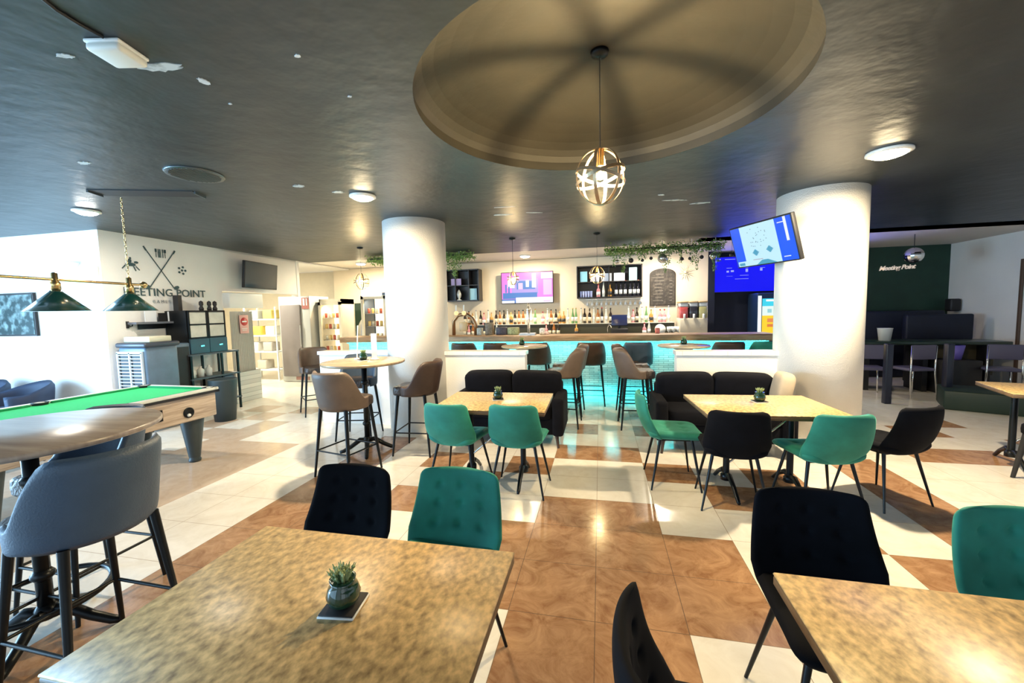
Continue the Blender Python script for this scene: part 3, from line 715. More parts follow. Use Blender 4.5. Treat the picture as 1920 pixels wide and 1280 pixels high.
pic = [(0, 0, 1, 1, pk), (.2, .3, .72, .78, vi), (.3, .45, .66, .72, bl2), (.02, .14, .7, .34, bl2), (0, 0, .3, .13, bl2), (.28, 0, 1, .18, wt), (0, .0, .25, .08, wt), (.78, .78, 1, .98, wt), (.6, .5, .68, .96, wt), (.82, .25, .98, .75, lil), (.12, .5, .26, .8, wt), (.33, .45, .42, .66, lil), (.48, .52, .54, .74, wt), (.07, .35, .10, .62, bl2), (.13, .32, .16, .55, bl2), (.82, .03, .95, .07, lil)]
tv('television', 'television with a pink and violet picture on the back bar wall', (-1.69, 6.42, 2.13), 1.28, .76, Matrix.Rotation(0, 3, 'Z'), pic)
b_ = em('screen_deep_blue', (0, 0, .9), 1); sw = em('screen_soft_white', (.4, .45, 1), .9)
pic = [(0, 0, 1, 1, b_), (.02, .85, .03, .95, sw), (.08, .93, .10, .96, sw), (.17, .93, .34, .945, sw), (.2, .68, .29, .69, sw), (.20, .56, .24, .61, sw), (.27, .57, .32, .62, sw), (.46, .68, .55, .69, sw), (.51, .56, .55, .65, sw), (.74, .66, .82, .67, sw), (.74, .58, .78, .65, sw), (.42, .46, .56, .47, sw), (.34, .36, .56, .37, sw), (.2, .45, .3, .455, sw)]
tv('television', 'deep blue menu screen on the navy wall, partly behind the right pillar', (3.18, 6.66, 2.28), 1.28, .80, Matrix.Rotation(0, 3, 'Z'), pic, mt=.24)

# framed picture + small wall fittings on the front-left wall
t = thing('framed_picture', 'dark framed picture on the white wall at far left', 'picture', (-8.25, .93, 1.68))
b = MB(); b.box((0, 0, 0), (.78, .03, .62)); b.build('frame', matte_black, t)
b = MB(); b.box((0, -.017, 0), (.73, .006, .57)); b.build('print', mat('foliage_print', (.005, .035, .04), .4, col2=(.30, .42, .42), scale=9, edge=(.45, .75), detail=8), t)
b = MB(); b.prism([(-.18, .03), (.18, .03), (.12, -.04), (-.10, -.04)], (0, 0, 0), (1, 0, 0), (0, 0, 1), (0, .10, 0)); tag(b.build('wall_light', white_p, loc=(-7.15, .85, 2.34)), 'small white uplighter on the white wall left of the corner', 'wall light')
b = MB(); b.rbox((0, 0, 0), (.16, .05, .13), .01); tag(b.build('junction_box', white_p, loc=(-6.72, .925, 2.24)), 'small white box near the wall corner', 'box')
# shelf with photos
t = thing('wall_shelf', 'small grey shelf on the left wall below the lettering', 'shelf', (-6.6, 1.62, 1.52))
b = MB(); b.box((.09, 0, 0), (.18, .85, .03)); b.build('board', mat('grey_board', (.13, .14, .17), .5), t)
b = MB(); b.box((.03, 0, -.05), (.02, .6, .08)); b.build('bracket', black_metal, t)
for k, (yy, hh, ww, ta) in enumerate(((1.45, .17, .16, 'pale card leaning on the small wall shelf'), (1.62, .13, .12, 'dark card standing on the small wall shelf'), (1.85, .15, .30, 'open white booklet on the small wall shelf'))):
    b = MB(); b.box((0, 0, hh/2), (.012, ww, hh), M=None); tag(b.build('photo_card', matte_black if k == 1 else paper, loc=(-6.5, yy, 1.535)), ta, 'card')
t = thing('hook', 'small dark hook with hanging keys left of the wall shelf', 'hook', (-6.6, 1.20, 1.50))
b = MB(); b.box((.01, 0, 0), (.02, .03, .10)); b.build('plate', matte_black, t)
b = MB(); b.path([(.02, .0, .0), (.05, .01, -.03), (.05, .03, -.02), (.04, .05, .03)], .008); b.build('prong', matte_black, t)
# evaporative cooler with louvre grille
t = thing('air_cooler', 'tall blue grey air cooler with a white louvred grille by the corner', 'air cooler', (-6.27, 1.22, 0))
cb = mat('blue_grey_plastic', (.10, .16, .23), .4, var=.08)
b = MB(); b.rbox((0, 0, .62), (.50, .44, 1.16), .04, 3); b.build('housing', cb, t)
b = MB(); b.rbox((0, 0, 1.22), (.54, .48, .07), .025); b.build('lid', mat('dark_lid', (.04, .05, .07), .4), t)
b = MB(); b.box((-.02, -.222, .80), (.42, .01, .62)); b.build('grille_recess', matte_black, t)
b = MB()
for k in range(13): b.box((-.02, -.232, .52+k*.047), (.42, .02, .012))
for x in (-.23, -.02, .19): b.box((x, -.235, .80), (.022, .024, .64))
b.box((-.02, -.235, .49), (.44, .024, .02)); b.box((-.02, -.235, 1.12), (.44, .024, .03)); b.build('louvre_grille', mat('pale_blue_plastic', (.55, .66, .78), .4), t)
for sx in (-1, 1):
    for sy in (-1, 1):
        b = MB(); b.tube((sx*.2-.01, sy*.2, .03), (sx*.2+.01, sy*.2, .03), .03); b.box((sx*.2, sy*.2, .045), (.03, .03, .03)); b.build('castor', matte_black, t)
b = MB(); b.rbox((0, 0, .04), (.46, .30, .08), .01); tag(b.build('storage_tray', mat('cream_tray', (.60, .58, .45), .5), loc=(-6.27, 1.22, 1.255)), 'shallow cream tray on top of the air cooler', 'tray')
# speaker cabinet beside
t = thing('floor_speaker', 'grey upright speaker between the air cooler and the metal shelves', 'speaker', (-6.36, 1.60, 0))
b = MB(); b.rbox((0, 0, .60), (.40, .26, 1.20), .02); b.build('cabinet', cb, t)
b = MB(); b.box((.0, -.135, .62), (.05, .012, 1.0)); b.build('trim_strip', mat('pale_trim', (.45, .52, .58), .4), t)
b = MB(); b.box((.205, 0, .62), (.012, .20, 1.05)); b.build('grille', matte_black, t)
# black display cabinet on the wall / metal unit
t = thing('display_cabinet', 'black glazed display cabinet with two doors beside the striped curtain', 'cabinet', (-6.38, 2.06, 1.013))
b = MB()
for y_ in (-.33, -.01, .31): b.box((.0, y_, .34), (.40, .03, .68))
for z_ in (.01, .24, .46, .67): b.box((0, -.01, z_), (.40, .64, .025))
b.box((-.19, -.01, .34), (.02, .64, .68)); b.build('body', black_metal, t)
for y_ in (-.17, .15):
    b = MB()
    for d_ in (-.145, .145): b.box((.21, y_+d_, .46), (.02, .025, .43))
    for z_ in (.25, .46, .665): b.box((.21, y_, z_), (.02, .30, .025))
    dr = b.build('door', black_metal, t)
    b = MB(); b.box((.212, y_, .46), (.004, .28, .42)); b.build('pane', mat('cabinet_glass', (.62, .62, .56), .1, var=.1, scale=6), dr)
    b = MB(); b.box((.215, y_, .12), (.03, .31, .23)); d2 = b.build('drawer', mat('slate_blue_front', (.03, .06, .09), .35), t)
    b = MB(); b.box((.24, y_+.02, .12), (.02, .06, .02)); b.build('handle', chrome, d2)
for k, y_ in enumerate((2.08, 2.22, 2.32)):
    b = MB(); b.lathe([(.03, 0), (.035, .03), (.02, .07), (.032, .10), (.028, .14), (.001, .16)], n=14); tag(b.build('figurine', matte_black, loc=(-6.3, y_, 1.6965)), 'small dark figurine on the display cabinet, %s from the left' % stuffname(k), 'figurine', 'figurines on the black display cabinet')
b = MB(); b.box((0, 0, .11), (.03, .46, .22)); b.build('wall_notice', paper); tag(bpy.data.objects['wall_notice'], 'white wire framed notice standing on the display cabinet', 'notice'); bpy.data.objects['wall_notice'].location = (-6.54, 2.08, 1.6965)
b = MB(); b.box((0, 0, .12), (.10, .06, .24)); tag(b.build('book_end', matte_black, loc=(-6.42, 1.80, 1.6965)), 'black slab at the left end of the display cabinet top', 'box')
t = thing('metal_rack', 'black metal shelving rack under the display cabinet', 'rack', (-6.33, 2.10, 0))
for y_ in (-.40, .12, .42):
    for x_ in (-.2, .2): b = MB(); b.box((x_, y_, .505), (.025, .03, 1.01)); b.build('upright', black_metal, t)
for z_ in (1.0, .62, .2):
    b = MB(); b.box((0, .01, z_), (.44, .86, .025)); b.build('shelf', mat('slate_shelf', (.05, .07, .09), .5), t)
b = MB(); b.rbox((0, 0, .19), (.30, .24, .38), .02); tag(b.build('storage_bin', cb, loc=(-6.33, 2.37, .213)), 'blue grey plastic bin on the metal rack', 'bin')
for k, y_ in enumerate((1.80, 1.94, 2.08)):
    b = MB(); b.lathe([(.045, 0), (.05, .10), (.045, .12), (.02, .14), (.02, .17)], n=16); tag(b.build('jar', white_p, loc=(-6.25, y_, .633)), 'white lidded jar on the metal rack, %s from the left' % stuffname(k), 'jar', 'white jars on the metal rack')
b = MB(); b.lathe([(.14, 0), (.19, .62), (.19, .64), (.175, .64), (.13, .02), (.001, .02)], n=20); tag(b.build('waste_bin', mat('dark_slate_plastic', (.03, .05, .06), .5), loc=(-5.62, 1.75, 0)), 'dark waste bin behind the far end of the pool table', 'bin')
# corrugated striped curtain at the opening with red sign, brick base
b = MB(); pts = []
K = 56
for i in range(K+1):
    y_ = -.24+.48*i/K; pts.append((y_, .018*sin(i*2*pi/4)))
vs = [(p[1], p[0], z_) for z_ in (.0, 1.12) for p in pts]+[(p[1]-.008, p[0], z_) for z_ in (.0, 1.12) for p in pts]; m_ = K+1
b.add(vs, [(i, i+1, m_+i+1, m_+i) for i in range(K)]+[(2*m_+i, 3*m_+i, 3*m_+i+1, 2*m_+i+1) for i in range(K)], True)
st = b.build('striped_screen', stripes('curtain_stripes', (.70, .68, .62), (.10, .10, .11), 1, .034), loc=(-6.50, 3.02, .56)); tag(st, 'black and white striped corrugated screen below the entry ban sign', 'screen')
b = MB(); b.box((0, 0, .28), (.14, .56, .56)); tag(b.build('brick_plinth', whitebrick, loc=(-6.50, 3.02, 0)), 'whitewashed brick plinth under the striped screen', 'plinth')
whitebrick.node_tree.nodes['Combine XYZ'].inputs[0].default_value = 0
t = thing('no_entry_sign', 'small red and white no entry sign on the striped screen', 'sign', (-6.455, 3.02, 1.44))
b = MB(); b.rbox((0, 0, 0), (.012, .19, .34), .005); b.build('plate', mat('sign_pink', (.75, .42, .38), .4), t)
b = MB(); b.lathe([(.075, 0), (.075, .006)], (.004, 0, .05), 24, M=Matrix.Rotation(pi/2, 3, 'Y')); b.build('red_disc', mat('sign_red', (.55, .05, .05), .4), t)
b = MB(); b.box((.013, 0, .05), (.003, .10, .025)); b.box((.008, 0, -.08), (.003, .12, .012)); b.box((.008, 0, -.11), (.003, .10, .012)); b.build('white_bar', white_p, t)
b = MB(); b.rbox((0, 0, 0), (.16, .75, .28), .02); tag(b.build('air_conditioner', white_p, loc=(-6.51, 3.1, 1.88)), 'white air conditioning unit above the striped screen', 'air conditioner')
# storage room shelving
t = thing('storage_shelf', 'cream metal shelf unit full of goods inside the storage room', 'shelf', (-8.15, 5.35, 0))
b = MB()
for x_ in (-.45, .45):
    for y_ in (-.2, .2): b.box((x_, y_, .9), (.03, .03, 1.8))
b.build('post', white_p, t)
for z_ in (.25, .7, 1.1, 1.5):
    b = MB(); b.box((0, 0, z_), (.95, .44, .03)); b.build('shelf', white_p, t)
for k, (x_, z_, c_) in enumerate(((-.3, .715, (.7, .68, .6)), (.1, .715, (.5, .45, .4)), (-.2, 1.115, (.8, .6, .1)), (.2, 1.115, (.75, .72, .6)), (-.25, 1.515, (.4, .42, .4)), (.15, 1.515, (.7, .55, .15)), (-.1, .265, (.55, .5, .42)))):
    b = MB(); b.rbox((0, 0, .11), (.26, .28, .22), .02); tag(b.build('carton', mat('carton_%d' % k, c_, .7), loc=(-8.15+x_, 5.35, z_)), '%s carton on the storage room shelves' % ['pale', 'tan', 'yellow', 'cream', 'grey', 'amber', 'brown'][k], 'box', 'cartons on the storage room shelves')
b = MB(); b.tube((0, 0, 0), (.10, .0, 1.75), .013); b.lathe([(.03, 0), (.05, .06), (.03, .1)], n=10); tag(b.build('broom_handle', steel, loc=(-7.85, 4.4, 0)), 'long thin broom handle leaning in the storage doorway', 'broom')
# fridges
t = thing('steel_fridge', 'tall stainless cabinet fridge with a grey door seen through the opening', 'fridge', (-7.08, 5.33, 0))
b = MB(); b.rbox((.06, 0, 1.02), (.84, .70, 2.02), .01); b.build('body', mat('stainless_side', (.52, .54, .52), .45, metal=.3), t)
b = MB(); b.rbox((-.03, -.365, .98), (.56, .05, 1.70), .02); d_ = b.build('door', mat('warm_grey_door', (.20, .18, .175), .55, var=.06, scale=3), t)
b = MB(); b.rbox((.24, -.40, 1.1), (.02, .03, .5), .008); b.build('handle', steel, d_)
b = MB(); b.box((.2, -.36, .09), (.35, .02, .08)); b.build('kick_panel', mat('dusty_red', (.30, .16, .13), .6), t)
t = thing('safety_notice', 'small red and white safety notice on the steel fridge', 'notice', (-6.70, 4.965, 1.86))
b = MB(); b.box((0, 0, 0), (.18, .01, .26)); b.build('plate', mat('notice_red', (.40, .14, .12), .5), t)
b = MB(); b.box((-.03, -.007, .03), (.05, .004, .16)); b.box((.045, -.007, .03), (.03, .004, .16)); b.build('pictogram', white_p, t)
fr_int = em('fridge_light', (1, .80, .48), 2.4)
def beer_fridge(loc, W_, label, hgt=1.95, sign=False):
    t = thing('drinks_fridge', label, 'fridge', loc); fw = mat('cream_fridge_frame', (.80, .74, .58), .4)
    b = MB(); b.box((0, .52, hgt/2), (W_, .03, hgt)); b.box((-W_/2+.015, .27, hgt/2), (.03, .50, hgt)); b.box((W_/2-.015, .27, hgt/2), (.03, .50, hgt)); b.box((0, .27, .2), (W_, .5, .4)); b.box((0, .27, hgt-.06), (W_, .5, .12)); b.build('cabinet', mat('slate_fridge_side', (.06, .09, .14), .4) if sign else fw, t)
    b = MB()
    for s in (-1, 1): b.box((s*(W_/2-.03), -.005, hgt/2+.14), (.06, .04, hgt-.42))
    b.box((0, -.005, .40), (W_, .04, .08)); b.box((0, -.005, hgt-.10), (W_, .04, .08)); b.build('door_frame', fw, t)
    b = MB(); b.box((0, .49, hgt/2+.13), (W_-.1, .01, hgt-.5)); b.build('lit_back', fr_int, t)
    if sign: b = MB(); b.rbox((-.03, -.02, hgt+.02), (W_*.8, .06, .20), .02); b.build('lit_header', em('header_glow', (1, .98, .92), 2.0), t)
    zs = [.44+i*(hgt-.62)/5 for i in range(5)]
    for z_ in zs: b = MB(); b.box((0, .28, z_), (W_-.07, .42, .012)); b.build('shelf', steel, t)
    return t, zs
f1, zs1 = beer_fridge((-6.22, 5.20, 0), .60, 'cream glass door fridge full of cans beside the steel fridge')
f2, zs2 = beer_fridge((-4.92, 4.95, 0), .62, 'lit glass door drinks fridge partly behind the left pillar', 2.05, True)
area('fridge_lamp', (-6.22, 5.3, 1.78), (.45, .1), 4, WARM, (0, .5, -1)); area('fridge_lamp', (-4.92, 5.05, 1.88), (.45, .1), 5, WARM, (0, .5, -1))
b = MB(); b.lathe([(.028, 0), (.032, .008), (.032, .105), (.026, .115), (.001, .115)], n=12)
cans = [b.build('drink_can', mat('can_%d' % i, c_, .3, metal=.4)) for i, c_ in enumerate(((.75, .55, .2), (.5, .12, .08), (.65, .62, .5)))]
cnt = 0
def place(protos_, k, loc, label, cat, group, used_, rz=0):
    if k not in used_: used_.add(k); o = protos_[k]
    else: o = protos_[k].copy(); COL.objects.link(o)
    o.location = loc; o.rotation_euler[2] = rz; tag(o, label, cat, group); return o
uc = set()
for fi, (x_, y_, zs, nm) in enumerate(((-6.22, 5.20, zs1, 'cream fridge'), (-4.92, 4.95, zs2, 'lit fridge'))):
    for si, z_ in enumerate(zs):
        for i in range(5):
            place(cans, (si+i*(fi+1)) % 3, (x_-.20+i*.10, y_+.12, z_+.006), 'can in the %s, %s shelf up, %s from left' % (nm, stuffname(si), stuffname(i)), 'can', 'cans in the '+nm, uc)
# green niche and items beyond
b = MB(); b.box((0, 0, .5), (1.0, .03, .95)); tag(b.build('green_panel', mat('dark_green_board', (.015, .04, .025), .5), loc=(-6.25, BW-.02, .9)), 'dark green panel on the back wall between the fridges', 'panel')
t = thing('gas_cylinder', 'grey gas cylinder with a hose beside the cream fridge', 'gas cylinder', (-5.72, 5.75, 0))
b = MB(); b.lathe([(.11, 0), (.11, 1.30), (.06, 1.40), (.03, 1.45)], n=18); b.build('tank', steel, t)
b = MB(); b.tube((0, 0, 1.44), (0, 0, 1.52), .03); b.path([(0, 0, 1.5), (.12, -.02, 1.5), (.14, -.02, 1.2), (.1, 0, .9)], .012); b.build('valve', black_metal, t)

# ============================================================ BAR
bar = thing('bar_counter', 'long bar counter front of stacked stone lit cyan under a rustic wood top', 'bar', (0, 0, 0))
b = MB(); b.box((-1.15, 4.30, .50), (7.8, .30, 1.0)); b.build('stone_front', stone, bar)
b = MB(); b.box((-1.15, 4.13, .045), (7.8, .035, .05)); b.build('kick_light', cyan_e, bar)
b = MB(); b.box((-1.15, 4.10, .994), (7.8, .04, .012)); b.build('under_light', cyan_e, bar)
CY = (.02, .85, .95)
area('cyan_top', (-1.15, 4.06, .985), (7.7, .05), 55, CY, (0, .9, -1)); area('cyan_kick', (-1.15, 4.08, .10), (7.7, .04), 8, CY, (0, .6, .7))
b = MB(); b.rbox((-1.15, 4.27, 1.06), (8.0, .58, .11), .012); b.build('counter_top', oak, bar)
t = thing('back_counter', 'long black back counter under the rows of bottles', 'counter', (0, 0, 0))
b = MB(); b.box((-.75, 6.28, .46), (6.1, .58, .92)); b.build('cabinet', matte_black, t)
b = MB(); b.rbox((-.75, 6.26, .94), (6.2, .66, .04), .006); b.build('worktop', mat('black_worktop', (.02, .02, .022), .25), t)
t = thing('bottle_shelf', 'raised shelf along the back wall carrying the spirits bottles', 'shelf', (-.80, 6.42, .96))
b = MB(); b.box((0, 0, .14), (4.9, .30, .28)); b.build('riser', mat('dark_olive_riser', (.05, .05, .03), .4), t)
b = MB(); b.box((0, -.01, .285), (4.9, .33, .014)); b.build('shelf_board', mat('light_edge', (.70, .68, .60), .3), t)
# bottles
def bottle(prof, m_, ml, mc, hgt):
    t = thing('spirit_bottle', 'x', 'bottle')
    b = MB(); b.lathe(prof, n=14); b.build('body', m_, t)
    b = MB(); b.lathe([(prof[1][0]+.0015, hgt*.16), (prof[1][0]+.0015, hgt*.45)], n=14); b.build('paper_label', ml, t)
    b = MB(); b.lathe([(.016, hgt), (.016, hgt+.03), (.001, hgt+.031)], n=10); b.build('cap', mc, t)
    return t
P1 = [(.034, 0), (.038, .01), (.038, .19), (.030, .22), (.014, .25), (.0135, .315)]
P2 = [(.040, 0), (.044, .01), (.044, .15), (.036, .18), (.015, .20), (.014, .265)]
P3 = [(.030, 0), (.034, .01), (.034, .17), (.024, .22), (.0135, .27), (.0125, .335)]
lab_c = mat('cream_label', (.72, .66, .50), .6); lab_w = mat('white_label', (.78, .78, .74), .6); lab_b = mat('black_label', (.03, .03, .03), .5); lab_r = mat('red_label', (.45, .05, .04), .5)
capb = mat('black_cap', (.01, .01, .01), .4); capg = gold; capr = mat('red_cap', (.4, .03, .03), .4)
BT = [('amber', bottle(P1, mat('amber_glass', (.32, .12, .03), .08, coat=.5), lab_c, capb, .315)),
      ('clear', bottle(P3, mat('clear_bottle', (.62, .66, .60), .08, coat=.5), lab_w, steel, .335)),
      ('green', bottle(P3, mat('green_bottle', (.12, .28, .10), .08, coat=.5), lab_w, capg, .335)),
      ('dark brown', bottle(P1, mat('dark_bottle', (.02, .012, .008), .08, coat=.5), lab_c, capb, .315)),
      ('golden', bottle(P2, mat('golden_bottle', (.50, .26, .06), .08, coat=.5), lab_b, capg, .265)),
      ('pink', bottle(P2, mat('pink_bottle', (.65, .28, .30), .08, coat=.5), lab_w, capr, .265)),
      ('black wine', bottle(P3, mat('black_wine', (.012, .012, .02), .08, coat=.5), lab_w, capr, .335))]
def zone(x):
    for a, n_ in ((-2.86, 'under the left wall cabinet'), (-2.33, 'between left cabinet and television'), (-1.69, "under the television's left half"), (-1.05, "under the television's right half"), (-.49, 'between television and long cabinet'), (.30, "under the long cabinet's left half"), (.97, "under the long cabinet's right half"), (9, 'right of the long cabinet')):
        if x < a: return n_
zc = {}
def where(x, lvl):
    z = zone(x); zc[(z, lvl)] = zc.get((z, lvl), -1)+1
    return '%s %s %s' % (stuffname(zc[(z, lvl)]), z, lvl)
ub = set()
def put_bottle(kind, loc, wh_, group):
    nm, pr_ = BT[kind]; lab = '%s bottle, %s' % (nm, wh_)
    if kind not in ub: ub.add(kind); o = pr_; o.location = loc; o['label'] = lab; o['group'] = group
    else: o = dup(pr_, loc, random.uniform(0, 6), lab, group)
    return o
order = [3, 0, 4, 1, 3, 5, 1, 4, 3, 0, 3, 1, 4, 3, 0, 0, 1, 1, 2, 0, 5, 1, 0, 3, 4, 4, 1, 2, 2, 1, 3, 3, 1, 0, 6, 1, 3, 4, 4, 5, 1, 5, 3, 1, 2, 4, 1, 5, 5, 1]
xs = [-3.25+i*.098 for i in range(50)]
nn = 0
for i, x_ in enumerate(xs):
    if .28 < x_ < .62 or -1.46 < x_ < -1.36: continue
    nn += 1
    put_bottle(order[i], (x_+random.uniform(-.012, .012), 6.34+random.uniform(-.02, .02), .96+.292), where(x_, 'on the shelf'), 'spirits bottles on the long back shelf')
for i, x_ in enumerate([-3.2, -3.1, -3.0, -2.7, -2.6, -2.52, -2.4, -1.2, -1.12, -1.02, -.92, -.5, 1.0, 1.1]):
    put_bottle([3, 5, 0, 3, 0, 3, 1, 5, 3, 0, 3, 4, 5, 1][i], (x_, 6.15, .96), where(x_, 'on the black counter'), 'bottles on the black back counter')
# wall cabinets
def wall_cab(loc, W_, H_, label):
    t = thing('wall_cabinet', label, 'cabinet', loc)
    b = MB(); b.box((0, .14, 0), (W_, .02, H_)); b.box((0, 0, H_/2-.012), (W_, .30, .025)); b.box((0, 0, -H_/2+.012), (W_, .30, .025))
    for s in (-1, 1): b.box((s*(W_/2-.012), 0, 0), (.025, .30, H_))
    b.build('carcass', mat('dark_cabinet', (.018, .017, .02), .4), t)
    b = MB(); b.box((0, 0, .0), (W_-.03, .28, .018)); b.build('shelf', mat('dark_shelf', (.04, .035, .03), .4), t)
    return t
c1 = wall_cab((.24, 6.44, 2.20), 1.46, .74, 'long dark wall cabinet with white wine bottles and cards')
b = MB(); b.box((.0, -.02, .0), (.02, .27, .72)); b.build('divider', MATS['dark_cabinet'], c1)
c3 = wall_cab((-3.32, 6.44, 2.23), .92, .78, 'dark wall cabinet with framed cards left of the pink television')
for x_ in (-.15, .20): b = MB(); b.box((x_, -.02, 0), (.02, .27, .76)); b.build('divider', MATS['dark_cabinet'], c3)
for k, (x_, z_, w_, h_, c_, s_) in enumerate(((-.33, 2.21, .16, .24, (.35, .75, .9), 0), (-.08, 2.21, .20, .18, (.72, .70, .85), 0), (.18, 2.21, .24, .18, (.72, .80, .95), 0), (.47, 2.21, .24, .18, (.70, .82, .95), 0), (.77, 2.21, .17, .29, (.45, .78, .88), 0))):
    b = MB(); b.box((0, 0, h_/2), (w_, .012, h_)); tag(b.build('price_card', mat('card_%d' % k, c_, .5)), 'pale card on the bottle cabinet upper shelf, %s from the left' % stuffname(k), 'card', 'cards in the bottle cabinet').location = (x_, 6.34, z_)
for i, x_ in enumerate([-.40, -.34, -.28, -.22, -.16]):
    b = MB(); b.lathe([(.022, 0), (.026, .002), (.022, .02), (.03, .14), (.028, .14), (.018, .02), (.001, .015)], n=12); o = b.build('drinking_glass', mat('bluish_glass', (.30, .36, .62), .1, coat=.4), loc=(x_, 6.36, 1.856)); tag(o, 'tall bluish glass in the bottle cabinet, %s from the left' % stuffname(i), 'glass', 'glasses in the bottle cabinet')
for i, (x_, k_) in enumerate(((.0, 5), (.12, 1), (.26, 4), (.40, 6), (.50, 6), (.60, 6), (.71, 6), (.80, 6), (.89, 6))):
    put_bottle(k_, (x_, 6.36, 1.856), 'on the lower shelf of the wall cabinet, %s from the left' % stuffname(i), 'bottles in the wall cabinet')
for k, (x_, z_, w_, h_, c_, nm) in enumerate(((-3.46, 2.242, .26, .16, (.45, .38, .70), 'lilac'), (-3.02, 1.87, .18, .28, (.35, .65, .80), 'pale blue'))):
    b = MB(); b.box((0, 0, h_/2), (w_, .012, h_)); tag(b.build('framed_card', mat('fcard_%d' % k, c_, .5), loc=(x_, 6.34, z_)), '%s card in the left wall cabinet' % nm, 'card')
b = MB(); b.lathe([(.06, 0), (.065, .02), (.02, .05), (.05, .10), (.065, .16), (.04, .22), (.02, .26), (.001, .28)], n=16); tag(b.build('trophy', mat('silver_white', (.65, .70, .70), .2, metal=.3), loc=(-3.40, 6.36, 1.856)), 'white ornament in the lower left cabinet compartment', 'ornament')
# chalkboard with arched top
t = thing('chalkboard', 'arched dark chalkboard menu on the back wall', 'chalkboard', (1.44, BW-.03, 2.04))
pts = [(-.28, -.42), (.28, -.42), (.28, .30)]+[(.28*cos(a), .30+.13*sin(a)) for a in [pi*k/14 for k in range(1, 14)]]+[(-.28, .30)]
b = MB(); b.prism(pts, (0, 0, 0), (1, 0, 0), (0, 0, 1), (0, .03, 0)); b.build('frame', mat('dark_wood_frame', (.03, .02, .015), .5), t)
b = MB(); b.prism([(p[0]*.93, p[1]*.95) for p in pts], (0, -.004, 0), (1, 0, 0), (0, 0, 1), (0, .004, 0)); b.build('slate', mat('slate_board', (.035, .03, .025), .7, col2=(.12, .10, .08), scale=14, edge=(.45, .8), detail=8), t)
b = MB()
for k in range(9):
    z_ = .30-k*.075; w_ = random.uniform(.14, .26); b.box((-.08+random.uniform(-.03, .03), -.006, z_), (w_, .002, .012))
    if k > 1: b.box((.18, -.006, z_), (.06, .002, .014))
b.build('chalk_lines', mat('chalk', (.20, .18, .15), .9), t)
# starburst wall light
t = thing('starburst_ornament', 'pale gold starburst ornament right of the chalkboard', 'ornament', (1.92, BW-.04, 2.36))
b = MB()
for k in range(14):
    a = 2*pi*k/14; L_ = .17 if k % 2 else .12; b.tube((0, 0, 0), (L_*cos(a), -.02, L_*sin(a)), .012, .004, 6)
b.build('rays', mat('pale_gold', (.85, .76, .52), .3, metal=.3), t)
b = MB(); b.ball((0, -.02, 0), .035); b.build('centre', MATS['pale_gold'], t)
# slush machine
t = thing('slush_machine', 'three tank slush drink machine at the right end of the back counter', 'drinks machine', (1.98, 6.15, .96))
b = MB(); b.rbox((0, 0, .22), (.56, .44, .32), .02); b.build('housing', mat('cream_steel', (.62, .56, .44), .35), t)
for i, c_ in enumerate(((.45, .08, .08), (.03, .03, .04), (.40, .38, .18))):
    x_ = -.19+i*.19
    b = MB(); b.rbox((x_, -.02, .50), (.165, .38, .25), .02); b.build('tank', mat('slush_%d' % i, c_, .15, coat=.5), t)
    b = MB(); b.rbox((x_, -.02, .665), (.165, .38, .08), .015); b.build('clear_tank_top', mat('clear_tank', (.62, .66, .68), .1, coat=.5), t)
    b = MB(); b.rbox((x_, -.02, .725), (.175, .40, .035), .01); b.build('lid', mat('tan_lid', (.50, .36, .20), .4), t)
    b = MB(); b.rbox((x_, -.245, .42), (.04, .05, .10), .01); b.build('tap', white_p, t)
for s in (-1, 1): b = MB(); b.box((s*.22, 0, .03), (.04, .3, .06)); b.build('foot', matte_black, t)
t = thing('cash_register', 'black point of sale screen on the back counter', 'till', (.45, 6.0, .96))
b = MB(); b.rbox((0, 0, .09), (.36, .30, .18), .02); b.build('drawer', matte_black, t)
b = MB(); b.rbox((0, -.04, .36), (.34, .03, .24), .01, M=Matrix.Rotation(-.2, 3, 'X')); b.build('monitor', mat('navy_monitor', (.02, .03, .10), .2), t)
b = MB(); b.tube((0, 0, .16), (0, 0, .34), .03); b.build('stand', matte_black, t)
b = MB(); b.lathe([(.001, 0), (.10, .0), (.115, .012), (.115, .02), (.001, .012)], n=28, M=Matrix.Rotation(pi/2-.15, 3, 'X')); tag(b.build('round_plate', white_p, loc=(1.33, 6.12, 1.10)), 'round pale platter propped up on the back counter', 'plate')
for i in range(5):
    b = MB(); b.lathe([(.035, 0), (.035, .002), (.005, .01), (.005, .08), (.04, .11), (.045, .20), (.043, .20), (.036, .11), (.001, .09)], n=14); tag(b.build('wine_glass', mat('pale_glass', (.70, .72, .70), .08, coat=.5), loc=(1.50+i*.05, 6.05+.09*(i % 2), .96)), 'stemmed glass beside the platter, %s from the left' % stuffname(i), 'glass', 'stemmed glasses on the back counter')
# glass rack under long cabinet
t = thing('glass_rack', 'row of upside down glasses hanging under the bottle cabinet', 'glass rack', (.35, 6.42, 1.80))
b = MB(); b.box((0, 0, .0), (1.3, .24, .012)); b.build('rail', steel, t)
for i in range(12):
    b = MB(); b.lathe([(.028, -.005), (.004, -.012), (.004, -.06), (.03, -.09), (.035, -.14)], (-.6+i*.108, 0, 0), 12); b.build('hanging_glass', MATS['pale_glass'], t)
